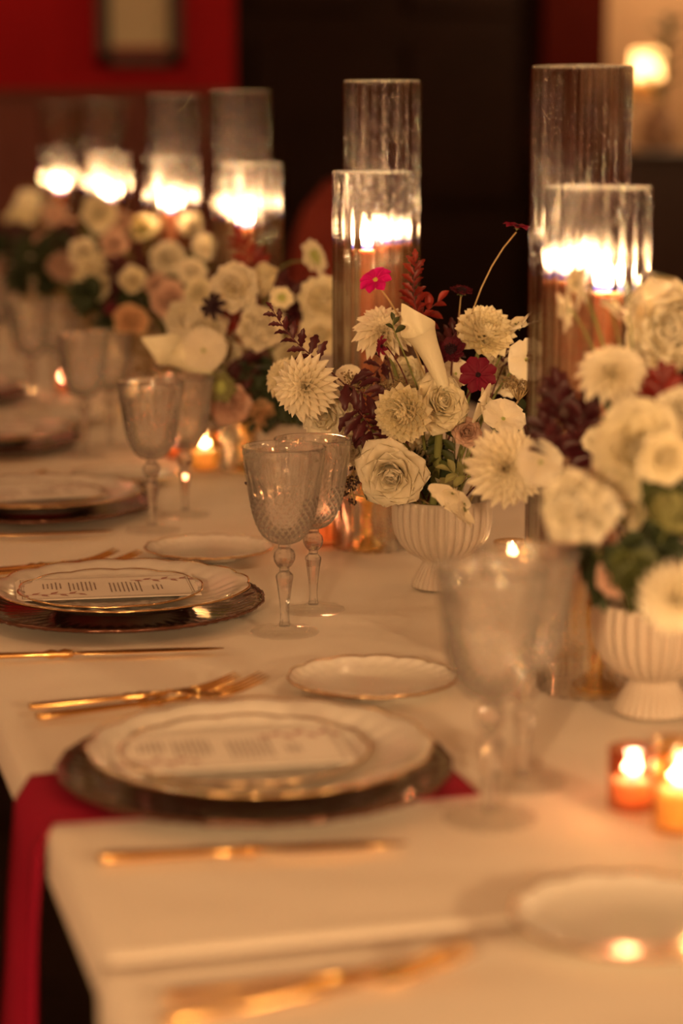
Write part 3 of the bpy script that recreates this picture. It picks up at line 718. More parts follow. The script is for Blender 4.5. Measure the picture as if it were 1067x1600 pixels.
def leaf_mesh(mat, kind='oval'):
    if (mat, kind) not in leaf_geo:
        if kind == 'oval': g = petal(1.0, .26, (.3, .05, -.35), cup=.5, tip=1.3, base=.15, nu=4, nv=6)
        elif kind == 'toothed':
            g = petal(1.3, .25, (.5, .15, -.6), cup=.45, tip=1.2, base=.12, nu=4, nv=8)
            V = [list(v) for v in g[0]]
            for j in range(9):
                for i in (0, 4):
                    V[j*5+i][0] *= 1.25 if j % 2 else .8
            g = (V, g[1])
        else: g = petal(1.0, .10, (.2, .1, -.2), cup=.4, tip=1.2, base=.3, nu=2, nv=5)
        leaf_geo[(mat, kind)] = mk('leaf', *g, mat)
    return leaf_geo[(mat, kind)]
def frame_to(d, roll=0.0):
    z = d.normalized(); x = Vector((0, 0, 1)).cross(z)
    if x.length < .05: x = Vector((1, 0, 0))
    x.normalize(); y = z.cross(x)
    return Matrix((x, y, z)).transposed().to_4x4() @ Matrix.Rotation(roll, 4, 'Z')
FREF = {}
def stem_base(bowl, r):
    bx, by = bowls[bowl]; a = r.random()*2*PI; q = .030*math.sqrt(r.random())
    return Vector((bx+q*math.cos(a), by+q*math.sin(a), TZ+.088))
frnd = random.Random(11)
fcount = 0
def flower(kind, px, py, d, rpx, face, bowl, mat, label, hero=False, sm='stem_green', cmat='pollen', squash=1.0, bend=None, leaves=0, lm='leaf_green', grp=None):
    """kind of bloom at the picture column/row and distance; radius in picture units; face = right/up/towards"""
    global fcount; fcount += 1
    r = random.Random(fcount*17+3); c = at(px, py, d); R = rpx*1.14*d/FPX; dirv = facing(*face)
    base = stem_base(bowl, r)
    grp = grp or f'flowers in the {["nearest", "in-focus", "third", "fourth", "fifth", "sixth", "farthest"][bowl]} bouquet'
    t = thing(CATN[kind], label, CATN[kind].replace('_', ' '), base, 0, grp)
    T = Matrix.Translation(c-base) @ frame_to(dirv, r.random()*6) @ Matrix.Scale(R, 4) @ Matrix.Diagonal((1, 1, squash, 1))
    if hero:
        for key, P in KINDS[kind](r): link('petal', pmesh(key, mat), t, T @ P)
    else:
        o = link('petals', jmesh(kind, mat, fcount % 2), t, T, kind='stuff')
    if kind in ('cosmos', 'wilt', 'scabiosa', 'orchid'): link('centre', centre(kind, cmat), t, T @ (Matrix.Scale(2.4, 4) if kind == 'scabiosa' else Matrix.Scale(.9 if kind != 'orchid' else .6, 4)))
    link('calyx', calyx('leaf_pale' if mat.startswith('petal_w') or mat.startswith('petal_c') else 'stem_green'), t, T @ Matrix.Scale(.8 if kind not in ('cosmos', 'wilt', 'sweetpea') else .55, 4))
    p1 = (c-base) - dirv*R*.40; mid = (Vector((0, 0, .5*(c.z-base.z))) + p1)*.5 - dirv*R*1.2
    if bend: mid += RT*bend[0]+Vector((0, 0, bend[1]))
    pts = bez(Vector((0, 0, -.01)), mid, p1, 10); rs = max(.0008, min(.0022, R*.055))
    link('stem', mk('stem', *tube(pts, rs, 6), sm), t)
    for k in range(leaves):
        p = pts[4+k*2]; a = r.random()*6
        link('leaf', leaf_mesh(lm, 'oval'), t, Matrix.Translation(p) @ rotz(a) @ rotx(.3) @ Matrix.Scale(.028+.012*r.random(), 4))
    return t
SPR = {}
def sprig(px, py, d, tip_px, tip_py, bowl, mat, label, n=11, L=.024, kind='toothed', sm='stem_plum', hero=True, name='foliage_sprig', cat='foliage', rooted=True):
    """leafy twig: from the bowl up to (px,py), then leafed towards the tip"""
    global fcount; fcount += 1
    r = random.Random(fcount*31+1); a = at(px, py, d); b = at(tip_px, tip_py, d); base = stem_base(bowl, r)
    t = thing(name, label, cat, base, 0, 'leafy sprigs in the bouquets')
    mid = ((a-base)+Vector((0, 0, 0)))*.5+Vector((0, 0, .02))
    pts = bez(Vector((0, 0, -.01)), mid, a-base, 6)+[(a-base).lerp(b-base, q/6) + (b-a).cross(FW)*.06*math.sin(q/6*PI) for q in range(1, 7)]
    link('stem', mk('stem', *tube(pts, [.0013-.0008*k/12 for k in range(13)], 5), sm), t)
    ax = (b-a); mb = MB()
    for k in range(n):
        f = (k+.3)/n; p = (a-base).lerp(b-base, f) + ax.cross(FW)*.06*math.sin(f*PI)
        out = (ax.normalized().cross(FW)*(1 if k % 2 else -1) + FW*(r.random()-.6)*1.3 + ax.normalized()*(.35+.7*f+.3*r.random())).normalized()
        if k == n-1: out = ax.normalized()
        z = Vector((0, 0, 1)) - FW*1.2 + Vector((r.random()-.5, r.random()-.5, r.random()-.5))*.8
        x = out.cross(z).normalized(); z = x.cross(out)
        T = Matrix.Translation(p) @ Matrix((x, out, z)).transposed().to_4x4() @ Matrix.Scale(L*(1.0-.35*f)*(.85+.3*r.random()), 4)
        m = leaf_mesh(mat, kind)
        if hero: link('leaf', m, t, T)
        else: mb.add([v.co for v in m.vertices], [tuple(p_.vertices) for p_ in m.polygons], T)
    if not hero: link('leaves', mb.mesh('leaves', mat), t, kind='stuff')
    return t
def filler(px, py, d, rpx, bowl, mat, label, n=150, sm='stem_tan', up=1.0, bud=.0011, flat=.5, dirn=None):
    """cloud of tiny buds on forked stalks"""
    global fcount; fcount += 1
    r = random.Random(fcount*7+2); c = at(px, py, d); base = stem_base(bowl, r); R = rpx*d/FPX
    t = thing('filler_spray', label, 'filler flower', base, 0, 'airy sprays of tiny buds')
    hub = c-base-Vector((0, 0, R*1.1*up)); st = MB().add(*tube(bez(Vector((0, 0, -.01)), hub*.5+Vector((0, 0, .01)), hub, 6), .0012, 5)); bd = MB()
    for i in range(16):
        a = i*GA; q = R*math.sqrt((i+.5)/16); e = c-base + Vector((q*math.cos(a), q*math.sin(a), (r.random()-.5)*R*flat*1.6))
        st.add(*tube([hub, (hub+e)*.5+Vector((0, 0, -.1*R)), e], .0005, 4))
        for k in range(n//16):
            v = Vector((r.gauss(0, 1), r.gauss(0, 1), r.gauss(0, .7)))*R*.16
            bd.add(*ball(bud*(.7+.6*r.random()), 5, 4), Matrix.Translation(e+v))
            if k % 3 == 0: st.add(*tube([e, e+v], .0003, 3))
    link('stem', st.mesh('stem', sm), t); link('buds', bd.mesh('buds', mat), t, kind='stuff')
    return t

# ---- in-focus bouquet (bowl 1)
W_, CR, BL = 'petal_white', 'petal_cream', 'petal_blush'
D = 2.44
flower('dahlia', 478, 604, 2.36, 50, (-.35, .15, 1), 1, W_, 'pointed-petal white dahlia in focus, overhanging the rear sharp goblet', True)
flower('dahlia', 443, 592, 2.52, 33, (-.7, .25, .6), 1, CR, 'cream dahlia half hidden behind the sharp white dahlia above the goblets', True)
flower('carnation', 512, 645, 2.42, 42, (-.3, -.2, 1), 1, W_, 'ruffled white carnation just below the sharp pointed dahlia', True)
flower('dahlia', 598, 520, 2.44, 46, (-.1, .65, .75), 1, W_, 'upturned white dahlia before the short cylinder with a dark cosmos on its petals', True)
flower('wilt', 597, 541, 2.385, 17, (-.9, .1, .45), 1, 'petal_wine', 'small wine-red cosmos seen edge on against the upturned white dahlia', True, sm='stem_plum', cmat='petal_dark')
flower('cosmos', 587, 438, 2.42, 25, (-.35, .75, .6), 1, 'petal_magenta', 'bright magenta cosmos on a thin stem before the lit taper', True, sm='stem_tan', bend=(.012, 0))
flower('ball', 632, 645, 2.36, 48, (-.45, -.1, 1), 1, CR, 'round cream chrysanthemum with incurved petals above the large rose', True)
flower('rose', 690, 628, 2.40, 47, (.45, .45, 1), 1, CR, 'open cream rose beside the round chrysanthemum at the foot of the calla', True)
flower('rose', 611, 742, 2.36, 58, (-.15, -.15, 1), 1, BL if False else W_, 'large open garden rose drooping over the rim of the in-focus bowl', True)
flower('rose', 558, 700, 2.44, 38, (-.5, -.2, .8), 1, W_, 'pale rose tucked behind the large garden rose and the goblet rim', True)
flower('ball', 757, 522, 2.46, 50, (.15, .55, .6), 1, CR, 'cream many-petalled bloom with drooping outer petals, below the tall red cosmos', True, squash=.8)
flower('cosmos', 747, 586, 2.40, 28, (-.1, .45, .9), 1, 'petal_wine', 'open burgundy cosmos below the cream many-petalled bloom', True, sm='stem_plum', cmat='petal_dark')
flower('scabiosa', 721, 456, 2.48, 18, (.1, .9, .3), 1, 'petal_burgundy', 'dark burgundy scabiosa on a thin stem before the black doorway', True, sm='stem_tan', cmat='petal_dark')
flower('cosmos', 808, 354, 2.46, 20, (.15, .95, .12), 1, 'petal_wine', 'small burgundy cosmos on the tallest bare stem before the black doorway', True, sm='stem_tan', cmat='petal_dark', bend=(-.03, .02))
flower('scabiosa', 705, 548, 2.44, 24, (-.2, .6, .8), 1, 'petal_burgundy', 'dark round scabiosa head in the hollow beside the calla lily', True, sm='stem_plum', cmat='petal_dark')
flower('sweetpea', 810, 508, 2.46, 28, (.1, .3, 1), 1, W_, 'white sweet pea against the tall cylinder beside the cream bloom', True)
flower('orchid', 822, 562, 2.46, 32, (.3, .1, 1), 1, W_, 'flat papery white bloom touching the tall near cylinder', True, cmat='centre_green')
flower('sweetpea', 757, 632, 2.38, 30, (-.2, .2, 1), 1, W_, 'single white sweet pea below the open burgundy cosmos', True)
flower('rose', 730, 675, 2.42, 25, (.1, .2, 1), 1, BL, 'little blush rosebud between the cream rose and the big soft dahlia', True)
flower('orchid', 786, 655, 2.36, 32, (.2, .7, .7), 1, W_, 'white pointed bloom with green centre above the big soft dahlia', True, cmat='centre_green')
flower('carnation', 790, 584, 2.52, 36, (.1, .1, 1), 1, W_, 'pale ruffled bloom behind the burgundy cosmos by the cylinder', False)
flower('carnation', 635, 588, 2.50, 30, (-.1, .4, 1), 1, CR, 'cream ruffled bloom behind the brown buds under the upturned dahlia', False)
flower('orchid', 712, 584, 2.46, 22, (.0, .3, 1), 1, W_, 'small white petalled bloom between the calla lily and the burgundy cosmos', True, cmat='centre_green')
flower('orchid', 545, 590, 2.46, 20, (-.1, .6, .7), 1, W_, 'small white bloom between the two white dahlias', True, cmat='centre_green')
flower('dahlia', 790, 731, 2.10, 62, (.15, -.05, 1), 1, W_, 'big soft-focus white dahlia hanging over the side of the in-focus bowl', True)
flower('sweetpea', 705, 776, 2.24, 34, (-.4, -.4, .8), 1, W_, 'drooping white sweet pea over the rim of the in-focus bowl', True, leaves=2, lm='leaf_pale')
flower('sweetpea', 724, 800, 2.22, 28, (-.2, -.7, .6), 1, W_, 'lowest white sweet pea hanging against the ribbed in-focus bowl', True)
flower('carnation', 668, 705, 2.47, 30, (.1, -.1, 1), 1, CR, 'cream ruffled bloom in the shadow under the cream rose', True)
flower('rose', 540, 655, 2.47, 34, (-.3, 0, 1), 1, W_, 'white rose in shadow behind the ruffled carnation', True)
flower('peony', 345, 560, 3.08, 38, (-.1, .1, 1), 2, W_, 'soft white bloom low behind the round white peony', False)
flower('carnation', 460, 560, 3.08, 32, (.1, .1, 1), 2, CR, 'soft cream bloom behind the sharp white dahlia', False)
# calla lily
def calla(px, py, d, tip, neck, low, bowl, label):
    c = at(px, py, d); base = stem_base(bowl, random.Random(5)); t = thing('calla_lily', label, 'calla lily', base, 0, 'calla lilies')
    axis = [at(*low, d)-base, at(*neck, d)-base, c-base]
    V = []; F = []; nu, nv = 20, 14
    cl = bez(axis[0], axis[1], axis[2], nv); s = d/FPX
    up = (axis[2]-axis[0]).normalized(); side = up.cross(FW).normalized(); fr = side.cross(up).normalized()   # fr points away from viewer or towards
    if fr.dot(FW) > 0: fr = -fr
    for j in range(nv+1):
        v = j/nv; rad = (9+13*v**.8+10*max(0, v-.6)**1.2)*s
        for i in range(nu+1):
            u = i/nu; th = -PI*.08+u*2*PI*1.10
            back = (.5+.5*math.cos(th))                       # 1 at the back, 0 at the open front
            lift = v**2*(back-.55)*26*s + v**5*back**5*34*s
            curl = 1+.28*v**7*(1-back)-.55*v**5*back**5
            p = cl[j] + side*(rad*math.sin(th)*curl + v**5*back**5*6*s) - fr*rad*math.cos(th)*.85*curl + up*lift
            V.append(p)
    for j in range(nv):
        for i in range(nu): F.append((j*(nu+1)+i, j*(nu+1)+i+1, (j+1)*(nu+1)+i+1, (j+1)*(nu+1)+i))
    link('spathe', mk('spathe', V, F, 'calla'), t)
    link('spadix', mk('spadix', *tube([axis[0].lerp(axis[2], .4), axis[0].lerp(axis[2], .88)], [.003, .0022], 8), 'pollen'), t)
    link('stem', mk('stem', *tube(bez(Vector((0, 0, -.01)), axis[0]*.6, axis[0]+up*.004, 8), .0045, 8), 'stem_green'), t)
calla(652, 512, 2.40, None, (672, 545), (694, 607), 1, 'pale calla lily with rolled throat rising above the cream rose')
calla(262, 545, 3.0, None, (285, 560), (330, 585), 2, 'white calla lily pointing sideways beyond the softly blurred goblets')
# foliage of the in-focus bouquet
sprig(655, 505, 2.44, 650, 405, 1, 'leaf_red', 'upright red-leaved twig before the tall cylinder, topping the bouquet', 15, .019)
sprig(650, 510, 2.47, 690, 468, 1, 'leaf_red', 'red leaves branching toward the dark scabiosa', 6, .024, 'oval')
sprig(500, 566, 2.42, 424, 482, 1, 'leaf_plum', 'plum-leaved twig crossing before the round white peony', 13, .019)
sprig(560, 640, 2.38, 588, 700, 1, 'leaf_plum', 'dark plum leaves hanging between carnation and chrysanthemum', 14, .026)
sprig(540, 600, 2.38, 600, 640, 1, 'leaf_plum', 'dark plum leaves among the brown buds', 12, .024)
sprig(605, 560, 2.46, 560, 600, 1, 'leaf_plum', 'plum leaf tips between the two white dahlias', 8, .018)
sprig(690, 560, 2.50, 730, 500, 1, 'leaf_plum', 'dark leaves behind the calla and the dark scabiosa', 9, .022)
sprig(785, 575, 2.50, 800, 530, 1, 'leaf_plum', 'dark leaves between the sweet pea and the cream bloom', 7, .018)
sprig(690, 660, 2.44, 680, 740, 1, 'leaf_green', 'green stems and leaves above the rim of the in-focus bowl', 10, .026, 'oval', 'stem_green')
sprig(650, 700, 2.46, 700, 745, 1, 'leaf_dark', 'dark green leaves in the hollow over the in-focus bowl', 12, .03, 'oval', 'stem_green')
sprig(700, 700, 2.46, 650, 760, 1, 'leaf_dark', 'dark leaves at the bowl rim behind the large garden rose', 12, .03, 'oval', 'stem_green')
sprig(770, 690, 2.46, 830, 640, 1, 'leaf_dark', 'dark leaves behind the big soft dahlia', 10, .03, 'oval', 'stem_green')
sprig(735, 745, 2.30, 700, 735, 1, 'leaf_pale', 'pale green leaves over the drooping sweet peas', 6, .022, 'oval', 'stem_green')
sprig(618, 522, 2.38, 614, 498, 1, 'leaf_green', 'green leaf tucked into the upturned white dahlia', 4, .014, 'oval', 'stem_green')
sprig(830, 700, 2.20, 868, 640, 1, 'leaf_plum', 'reddish spray leaning on the tall near cylinder', 12, .02)
filler(560, 596, 2.40, 26, 1, 'bud_brown', 'olive brown bud spray between the white dahlias', 260)
filler(618, 608, 2.42, 30, 1, 'bud_brown', 'brown bud spray under the upturned dahlia', 260)
filler(545, 770, 2.40, 16, 1, 'bud_dark', 'dark dried spray hanging before the short cylinder base', 120, up=-1.5, flat=2)
filler(552, 748, 2.41, 12, 1, 'bud_dark', 'dark dried spray beside the petals of the large garden rose', 90, up=-1.0, flat=2)
filler(387, 755, 2.42, 5, 1, 'bud_dark', 'tiny dark bud tip showing left of the goblets', 40, up=.5, bud=.0008)
filler(810, 600, 2.44, 24, 1, 'bud_brown', 'tan bud spray below the papery white bloom', 200)
filler(838, 560, 2.46, 18, 1, 'bud_brown', 'tan bud spray behind the tall near cylinder edge', 120)

# ---- third bouquet (bowl 2), slightly soft
D = 3.0
flower('peony', 405, 513, 3.0, 40, (.1, .2, 1), 2, W_, 'round white peony left of the plum-leaved twig', True)
flower('tulip', 412, 438, 3.05, 34, (.15, .8, .6), 2, CR, 'tall cupped cream bloom before the third cylinder pair', True)
flower('scabiosa', 487, 403, 3.05, 30, (.75, .35, .5), 2, W_, 'white scabiosa nodding on an arched pale stem', True, sm='leaf_pale', bend=(-.06, .08), cmat='centre_green')
flower('carnation', 368, 450, 3.0, 38, (-.1, .3, 1), 2, W_, 'frilly white bloom behind the nearly black cosmos', True)
flower('wilt', 333, 479, 2.95, 22, (-.4, .2, .9), 2, 'petal_dark', 'nearly black cosmos before the frilly white bloom', True, sm='stem_plum', cmat='petal_dark')
flower('scabiosa', 440, 467, 2.98, 20, (0, .5, .9), 2, CR, 'small pale green bloom above the plum-leaved twig', True, cmat='centre_green')
flower('carnation', 505, 470, 3.02, 38, (0, .3, 1), 2, CR, 'cream bloom left of the short in-focus cylinder', True)
flower('rose', 500, 525, 3.0, 34, (0, .2, 1), 2, CR, 'cream rose low beside the short in-focus cylinder', True)
flower('carnation', 325, 515, 3.05, 36, (-.3, .1, 1), 2, W_, 'soft white bloom below the nearly black cosmos', False)
flower('orchid', 318, 548, 3.0, 34, (.1, .5, .9), 2, W_, 'white bloom beside the sideways calla lily', False, cmat='centre_green')
flower('scabiosa', 345, 605, 2.98, 26, (-.2, .1, 1), 2, 'leaf_pale', 'green and white bloom above the amber candle', True, cmat='centre_green')
flower('rose', 358, 632, 3.0, 36, (0, -.2, 1), 2, BL, 'pale blush rose low above the clear cylinder base', True)
flower('rose', 300, 600, 3.02, 26, (-.3, 0, 1), 2, BL, 'soft pale bloom behind the rear blurred goblet', False)
flower('rose', 410, 650, 3.05, 26, (.1, -.2, 1), 2, 'petal_peach', 'tawny bud low in the dark foliage behind the goblets', False)
sprig(400, 430, 3.08, 378, 375, 2, 'leaf_red', 'red leaves before the flame of the third cylinder pair', 9, .03)
for i, (a, b, c, d, m, lb) in enumerate([(460, 440, 470, 490, 'leaf_plum', 'dark plum leaves beside the nodding scabiosa'), (390, 560, 420, 640, 'leaf_dark', 'dark foliage mass right of the white peony'),
    (420, 580, 460, 650, 'leaf_dark', 'dark foliage under the cream dahlia'), (440, 600, 400, 660, 'leaf_dark', 'dark foliage over the hidden third bowl'),
    (370, 560, 400, 600, 'leaf_plum', 'dark leaves just under the white peony'), (350, 480, 380, 500, 'leaf_red', 'red leaves between frilly bloom and peony'),
    (350, 610, 300, 640, 'leaf_green', 'green leaves above the amber candle'), (470, 500, 440, 440, 'leaf_plum', 'plum leaves behind the pale green bloom')]):
    sprig(a, b, 3.05, c, d, 2, m, lb, 14, .036, 'oval', 'stem_green' if 'd' in m[-4:] else 'stem_plum', hero=True)
filler(250, 590, 3.1, 40, 2, 'bud_brown', 'brown feathery spray over the softly blurred goblets', 260, bud=.002)
filler(300, 565, 3.1, 34, 2, 'bud_brown', 'brown spray beside the sideways calla lily', 200, bud=.002)

# ---- nearest bouquet (bowl 0), strongly soft
flower('peony', 1050, 515, 1.95, 76, (-.25, .2, 1), 0, W_, 'huge soft white peony at the frame edge beside the short near cylinder', True)
flower('sweetpea', 905, 440, 1.90, 44, (-.2, .2, 1), 0, W_, 'papery white bloom in front of the flames of the nearest short cylinder', True)
flower('sweetpea', 885, 485, 1.92, 30, (-.6, -.1, .8), 0, W_, 'drooping white petals under the papery bloom on the near cylinder', True)
flower('sweetpea', 955, 478, 1.90, 24, (.2, -.2, 1), 0, W_, 'small white bud between two papery blooms on the near cylinder', True)
flower('sweetpea', 990, 470, 1.90, 32, (.6, .3, .8), 0, W_, 'papery white bloom before the edge of the nearest short cylinder', True)
flower('dahlia', 955, 585, 1.86, 54, (-.1, .75, .6), 0, W_, 'soft white dahlia seen from the side in front of the near cylinder', True)
flower('rose', 1000, 700, 1.76, 80, (-.25, .25, 1), 0, CR, 'very large soft cream rose low in the nearest bouquet', True)
flower('rose', 1040, 715, 1.70, 45, (.1, .2, 1), 0, CR, 'yellowish cream rose in front of the very large one', False)
flower('peony', 905, 788, 1.70, 66, (-.35, -.1, 1), 0, W_, 'large blurred white bloom leaning toward the nearest goblet', True)
flower('dahlia', 1055, 935, 1.62, 58, (-.2, -.2, 1), 0, W_, 'round blurred white dahlia before the nearest ribbed bowl', True)
flower('rose', 1062, 640, 1.78, 36, (0, .2, 1), 0, W_, 'pale bloom at the frame edge under the huge peony', False)
flower('orchid', 845, 722, 1.95, 34, (-.3, 0, 1), 0, W_, 'pale soft petals beside the big soft dahlia', False, cmat='centre_green')
flower('rose', 1000, 600, 1.90, 26, (.1, .3, 1), 0, W_, 'small white bloom beside the side-facing soft dahlia', False)
flower('rose', 930, 690, 1.92, 22, (0, .2, 1), 0, W_, 'small pale bloom in the burgundy leaves of the nearest bouquet', False)
flower('rose', 895, 870, 1.80, 38, (-.4, -.2, 1), 0, BL, 'dim blush bloom behind the rim of the nearest goblet', False)
flower('carnation', 1020, 810, 1.78, 40, (-.2, 0, 1), 0, CR, 'cream bloom in the shadowed middle of the nearest bouquet', False)
flower('rose', 960, 905, 1.74, 34, (-.4, -.3, 1), 0, BL, 'dim bloom over the rim of the nearest bowl', False)
for i, (a, b, c, d, m, lb, dd) in enumerate([(880, 660, 870, 600, 'leaf_plum', 'burgundy leaves at the foot of the tall near cylinder', 1.95), (900, 690, 925, 620, 'leaf_plum', 'burgundy leaves under the side-facing dahlia', 1.93),
    (1040, 640, 1035, 590, 'leaf_red', 'red leaves under the huge soft peony', 1.85), (870, 720, 850, 660, 'leaf_plum', 'burgundy leaves between big dahlia and near bouquet', 1.95),
    (960, 660, 975, 620, 'leaf_green', 'green leaves behind the side-facing dahlia', 1.93), (1000, 780, 1060, 770, 'leaf_green', 'yellow green leaves in the nearest bouquet', 1.72),
    (1010, 810, 1060, 850, 'leaf_dark', 'dark leaves low in the nearest bouquet', 1.76), (960, 850, 1000, 890, 'leaf_dark', 'green leaves above the nearest bowl rim', 1.72),
    (930, 850, 940, 930, 'leaf_dark', 'dark leaves at the rim of the nearest bowl', 1.78), (1000, 880, 1040, 850, 'leaf_dark', 'shadowed leaves behind the round white dahlia', 1.76),
    (940, 720, 900, 680, 'leaf_plum', 'burgundy leaves between the large blurred blooms', 1.93), (1040, 830, 1062, 800, 'leaf_pale', 'yellow green sprig at the frame edge', 1.70), (980, 860, 1000, 940, 'leaf_green', 'trailing leaves over the nearest ribbed bowl', 1.70)]):
    sprig(a, b, dd, c, d, 0, m, lb, 16, .026, 'oval', 'stem_plum' if 'plum' in m or 'red' in m else 'stem_green', hero=True)
filler(900, 640, 1.95, 34, 0, 'bud_dark', 'dark bud spray before the tall near cylinder', 200, bud=.0018)

# ---- far bouquets: hand placed blooms, very soft
far = [  # px, py, distance, radius px, kind, material, bowl, label
 (155, 332, 4.3, 30, 'rose', CR, 4, 'round cream bloom standing tallest before the fifth cylinders'),
 (222, 358, 3.9, 34, 'tulip', CR, 3, 'tall oval cream bloom below the fourth cylinder pair'),
 (150, 432, 3.75, 38, 'peony', CR, 3, 'wide cream bloom centred over the third pair of goblets'),
 (207, 437, 3.7, 22, 'rose', CR, 3, 'small yellowish bloom beside the wide cream one'),
 (262, 405, 3.7, 27, 'carnation', W_, 3, 'pale bloom left of the red leaves, fourth bouquet'),
 (130, 395, 3.95, 24, 'rose', W_, 3, 'pale bloom above the wide cream one'),
 (265, 470, 3.45, 34, 'rose', BL, 3, 'blush bloom left of the nearly black cosmos'),
 (290, 500, 3.4, 32, 'carnation', W_, 3, 'pale bloom under the blush one in the fourth bouquet'),
 (205, 500, 3.6, 30, 'rose', 'petal_peach', 3, 'tan shadowed bloom low in the fourth bouquet'),
 (180, 380, 4.0, 22, 'rose', BL, 3, 'pinkish bloom beside the tall oval cream one'),
 (300, 425, 3.5, 24, 'rose', W_, 3, 'pale bloom touching the third tall cylinder'),
 (320, 385, 3.6, 20, 'carnation', W_, 3, 'small pale bloom before the third tall cylinder'),
 (245, 445, 3.6, 20, 'rose', BL, 3, 'little pink bloom amid the fourth bouquet'),
 (310, 455, 3.4, 26, 'rose', CR, 3, 'cream bloom behind the nearly black cosmos'),
 (75, 385, 4.6, 28, 'rose', BL, 4, 'pinkish bloom below the farthest cylinders'),
 (105, 365, 4.6, 24, 'carnation', BL, 4, 'blush frilly bloom under the tallest round one'),
 (30, 345, 5.2, 26, 'rose', CR, 5, 'cream bloom left of the farthest cylinders'),
 (45, 318, 5.3, 22, 'rose', W_, 5, 'topmost pale bloom at the frame edge'),
 (12, 380, 5.4, 24, 'rose', W_, 6, 'pale bloom cut by the frame, upper one'),
 (12, 420, 5.0, 26, 'rose', BL, 5, 'pale bloom cut by the frame, lower one'),
 (60, 420, 4.6, 24, 'carnation', W_, 4, 'dim pale bloom among the far leaves'),
 (100, 415, 4.3, 26, 'peony', BL, 4, 'blush bloom at the left of the wide cream one'),
 (85, 335, 5.0, 20, 'rose', BL, 5, 'small blush bloom before the farthest short cylinder'),
 (190, 345, 4.4, 18, 'rose', BL, 4, 'small blush bloom between cream blooms, fifth bouquet'),
 (262, 345, 4.0, 18, 'rose', 'petal_peach', 3, 'small peach bloom below the fourth flame'),
 (300, 350, 3.9, 18, 'carnation', W_, 3, 'small pale bloom right of the fourth short cylinder'),
]
for px, py, d, rp, kd, m, b, lb in far:
    flower(kd, px, py, d, rp, (-.2+.4*frnd.random(), .1+.4*frnd.random(), 1), b, m, lb, False)
for px, py, d, m, b, rp, lb in [(108, 388, 4.2, 'petal_dark', 4, 9, 'small dark bloom in the fifth bouquet'), (172, 482, 3.6, 'petal_burgundy', 3, 12, 'dark bloom low in the fourth bouquet'), (65, 378, 4.4, 'petal_burgundy', 4, 9, 'small dark bloom near the farthest cylinders')]:
    flower('wilt', px, py, d, rp, (0, .3, 1), b, m, lb, False, sm='stem_plum', cmat='petal_dark')
spots = ['low', 'upper', 'side', 'inner', 'front', 'rear', 'trailing', 'middle', 'outer', 'crossing']
nb = 0
for b, (cx, cyp, d) in {3: (215, 470, 3.75), 4: (110, 420, 4.4), 5: (50, 400, 5.0), 6: (10, 390, 5.6)}.items():
    for k in range(10):
        a = k*GA; q = (14+50*math.sqrt(k/10))*3.7/d*1.1
        x, y = cx+q*math.cos(a)*1.2, cyp+q*math.sin(a)*.6
        m = ['leaf_green', 'leaf_dark', 'leaf_plum', 'leaf_green', 'leaf_dark'][k % 5]
        sprig(x, y, d+.04*math.sin(k*3), x+frnd.uniform(-40, 40), y-frnd.uniform(-20, 55), b, m, f'{spots[k]} {"plum" if "plum" in m else "green"} leaves in the {["", "", "", "fourth", "fifth", "sixth", "farthest"][b]} bouquet', 16, .045, 'oval', 'stem_green', hero=False)
filler(60, 470, 4.4, 40, 4, 'bud_brown', 'brown spray in the fifth bouquet over far goblets', 160, bud=.003)
filler(140, 480, 3.9, 40, 3, 'bud_brown', 'brown spray in the fourth bouquet over the goblets', 160, bud=.003)
filler(230, 540, 3.6, 36, 3, 'bud_brown', 'brown spray low in the fourth bouquet', 160, bud=.003)

# ------------------------------------------------------------------ chairs and back of the room
def chair(x, y, rz, label, h=.46, mat='dark_wood', pad='napkin', grp='dark chairs along the table'):
    t = thing('dining_chair', label, 'chair', (x, y, 0), rz, grp)
    link('seat', mk('seat', *box(-.21, .21, -.21, .21, h-.045, h-.012, .008), mat, False), t)
    link('cushion', mk('cushion', *box(-.195, .195, -.195, .195, h-.012, h+.03, .014), pad), t)
    for sx in (-1, 1):
        for sy in (-1, 1):
            link('leg', mk('leg', *tube([(sx*.185, sy*.185, h-.04), (sx*.20, sy*.20, 0)], [.019, .013], 10), mat), t)
    for s in (-1, 1): link('back_post', mk('back_post', *tube([(-.19, s*.185, h-.03), (-.205, s*.19, h+.2), (-.245, s*.185, h+.45)], .014, 8), mat), t)
    link('back_rail', mk('back_rail', *tube([(-.245, -.19, h+.43), (-.262, 0, h+.44), (-.245, .19, h+.43)], .018, 8), mat), t)
    link('back_rail', mk('back_rail', *tube([(-.215, -.185, h+.22), (-.225, 0, h+.22), (-.215, .185, h+.22)], .012, 8), mat), t)
    link('stretcher', mk('stretcher', *tube([(-.19, -.19, .18), (.19, -.19, .18)], .009, 6), mat), t)
    link('stretcher', mk('stretcher', *tube([(-.19, .19, .18), (.19, .19, .18)], .009, 6), mat), t)
    return t
chair(-.10, 1.66, 0, 'dark wooden chair at the place with the burgundy napkin')
chair(-.10, 2.31, 0, 'dark wooden chair at the in-focus place, mostly below the table edge')
chair(-.10, 2.95, 0, 'dark wooden chair at the third place, below the table edge')
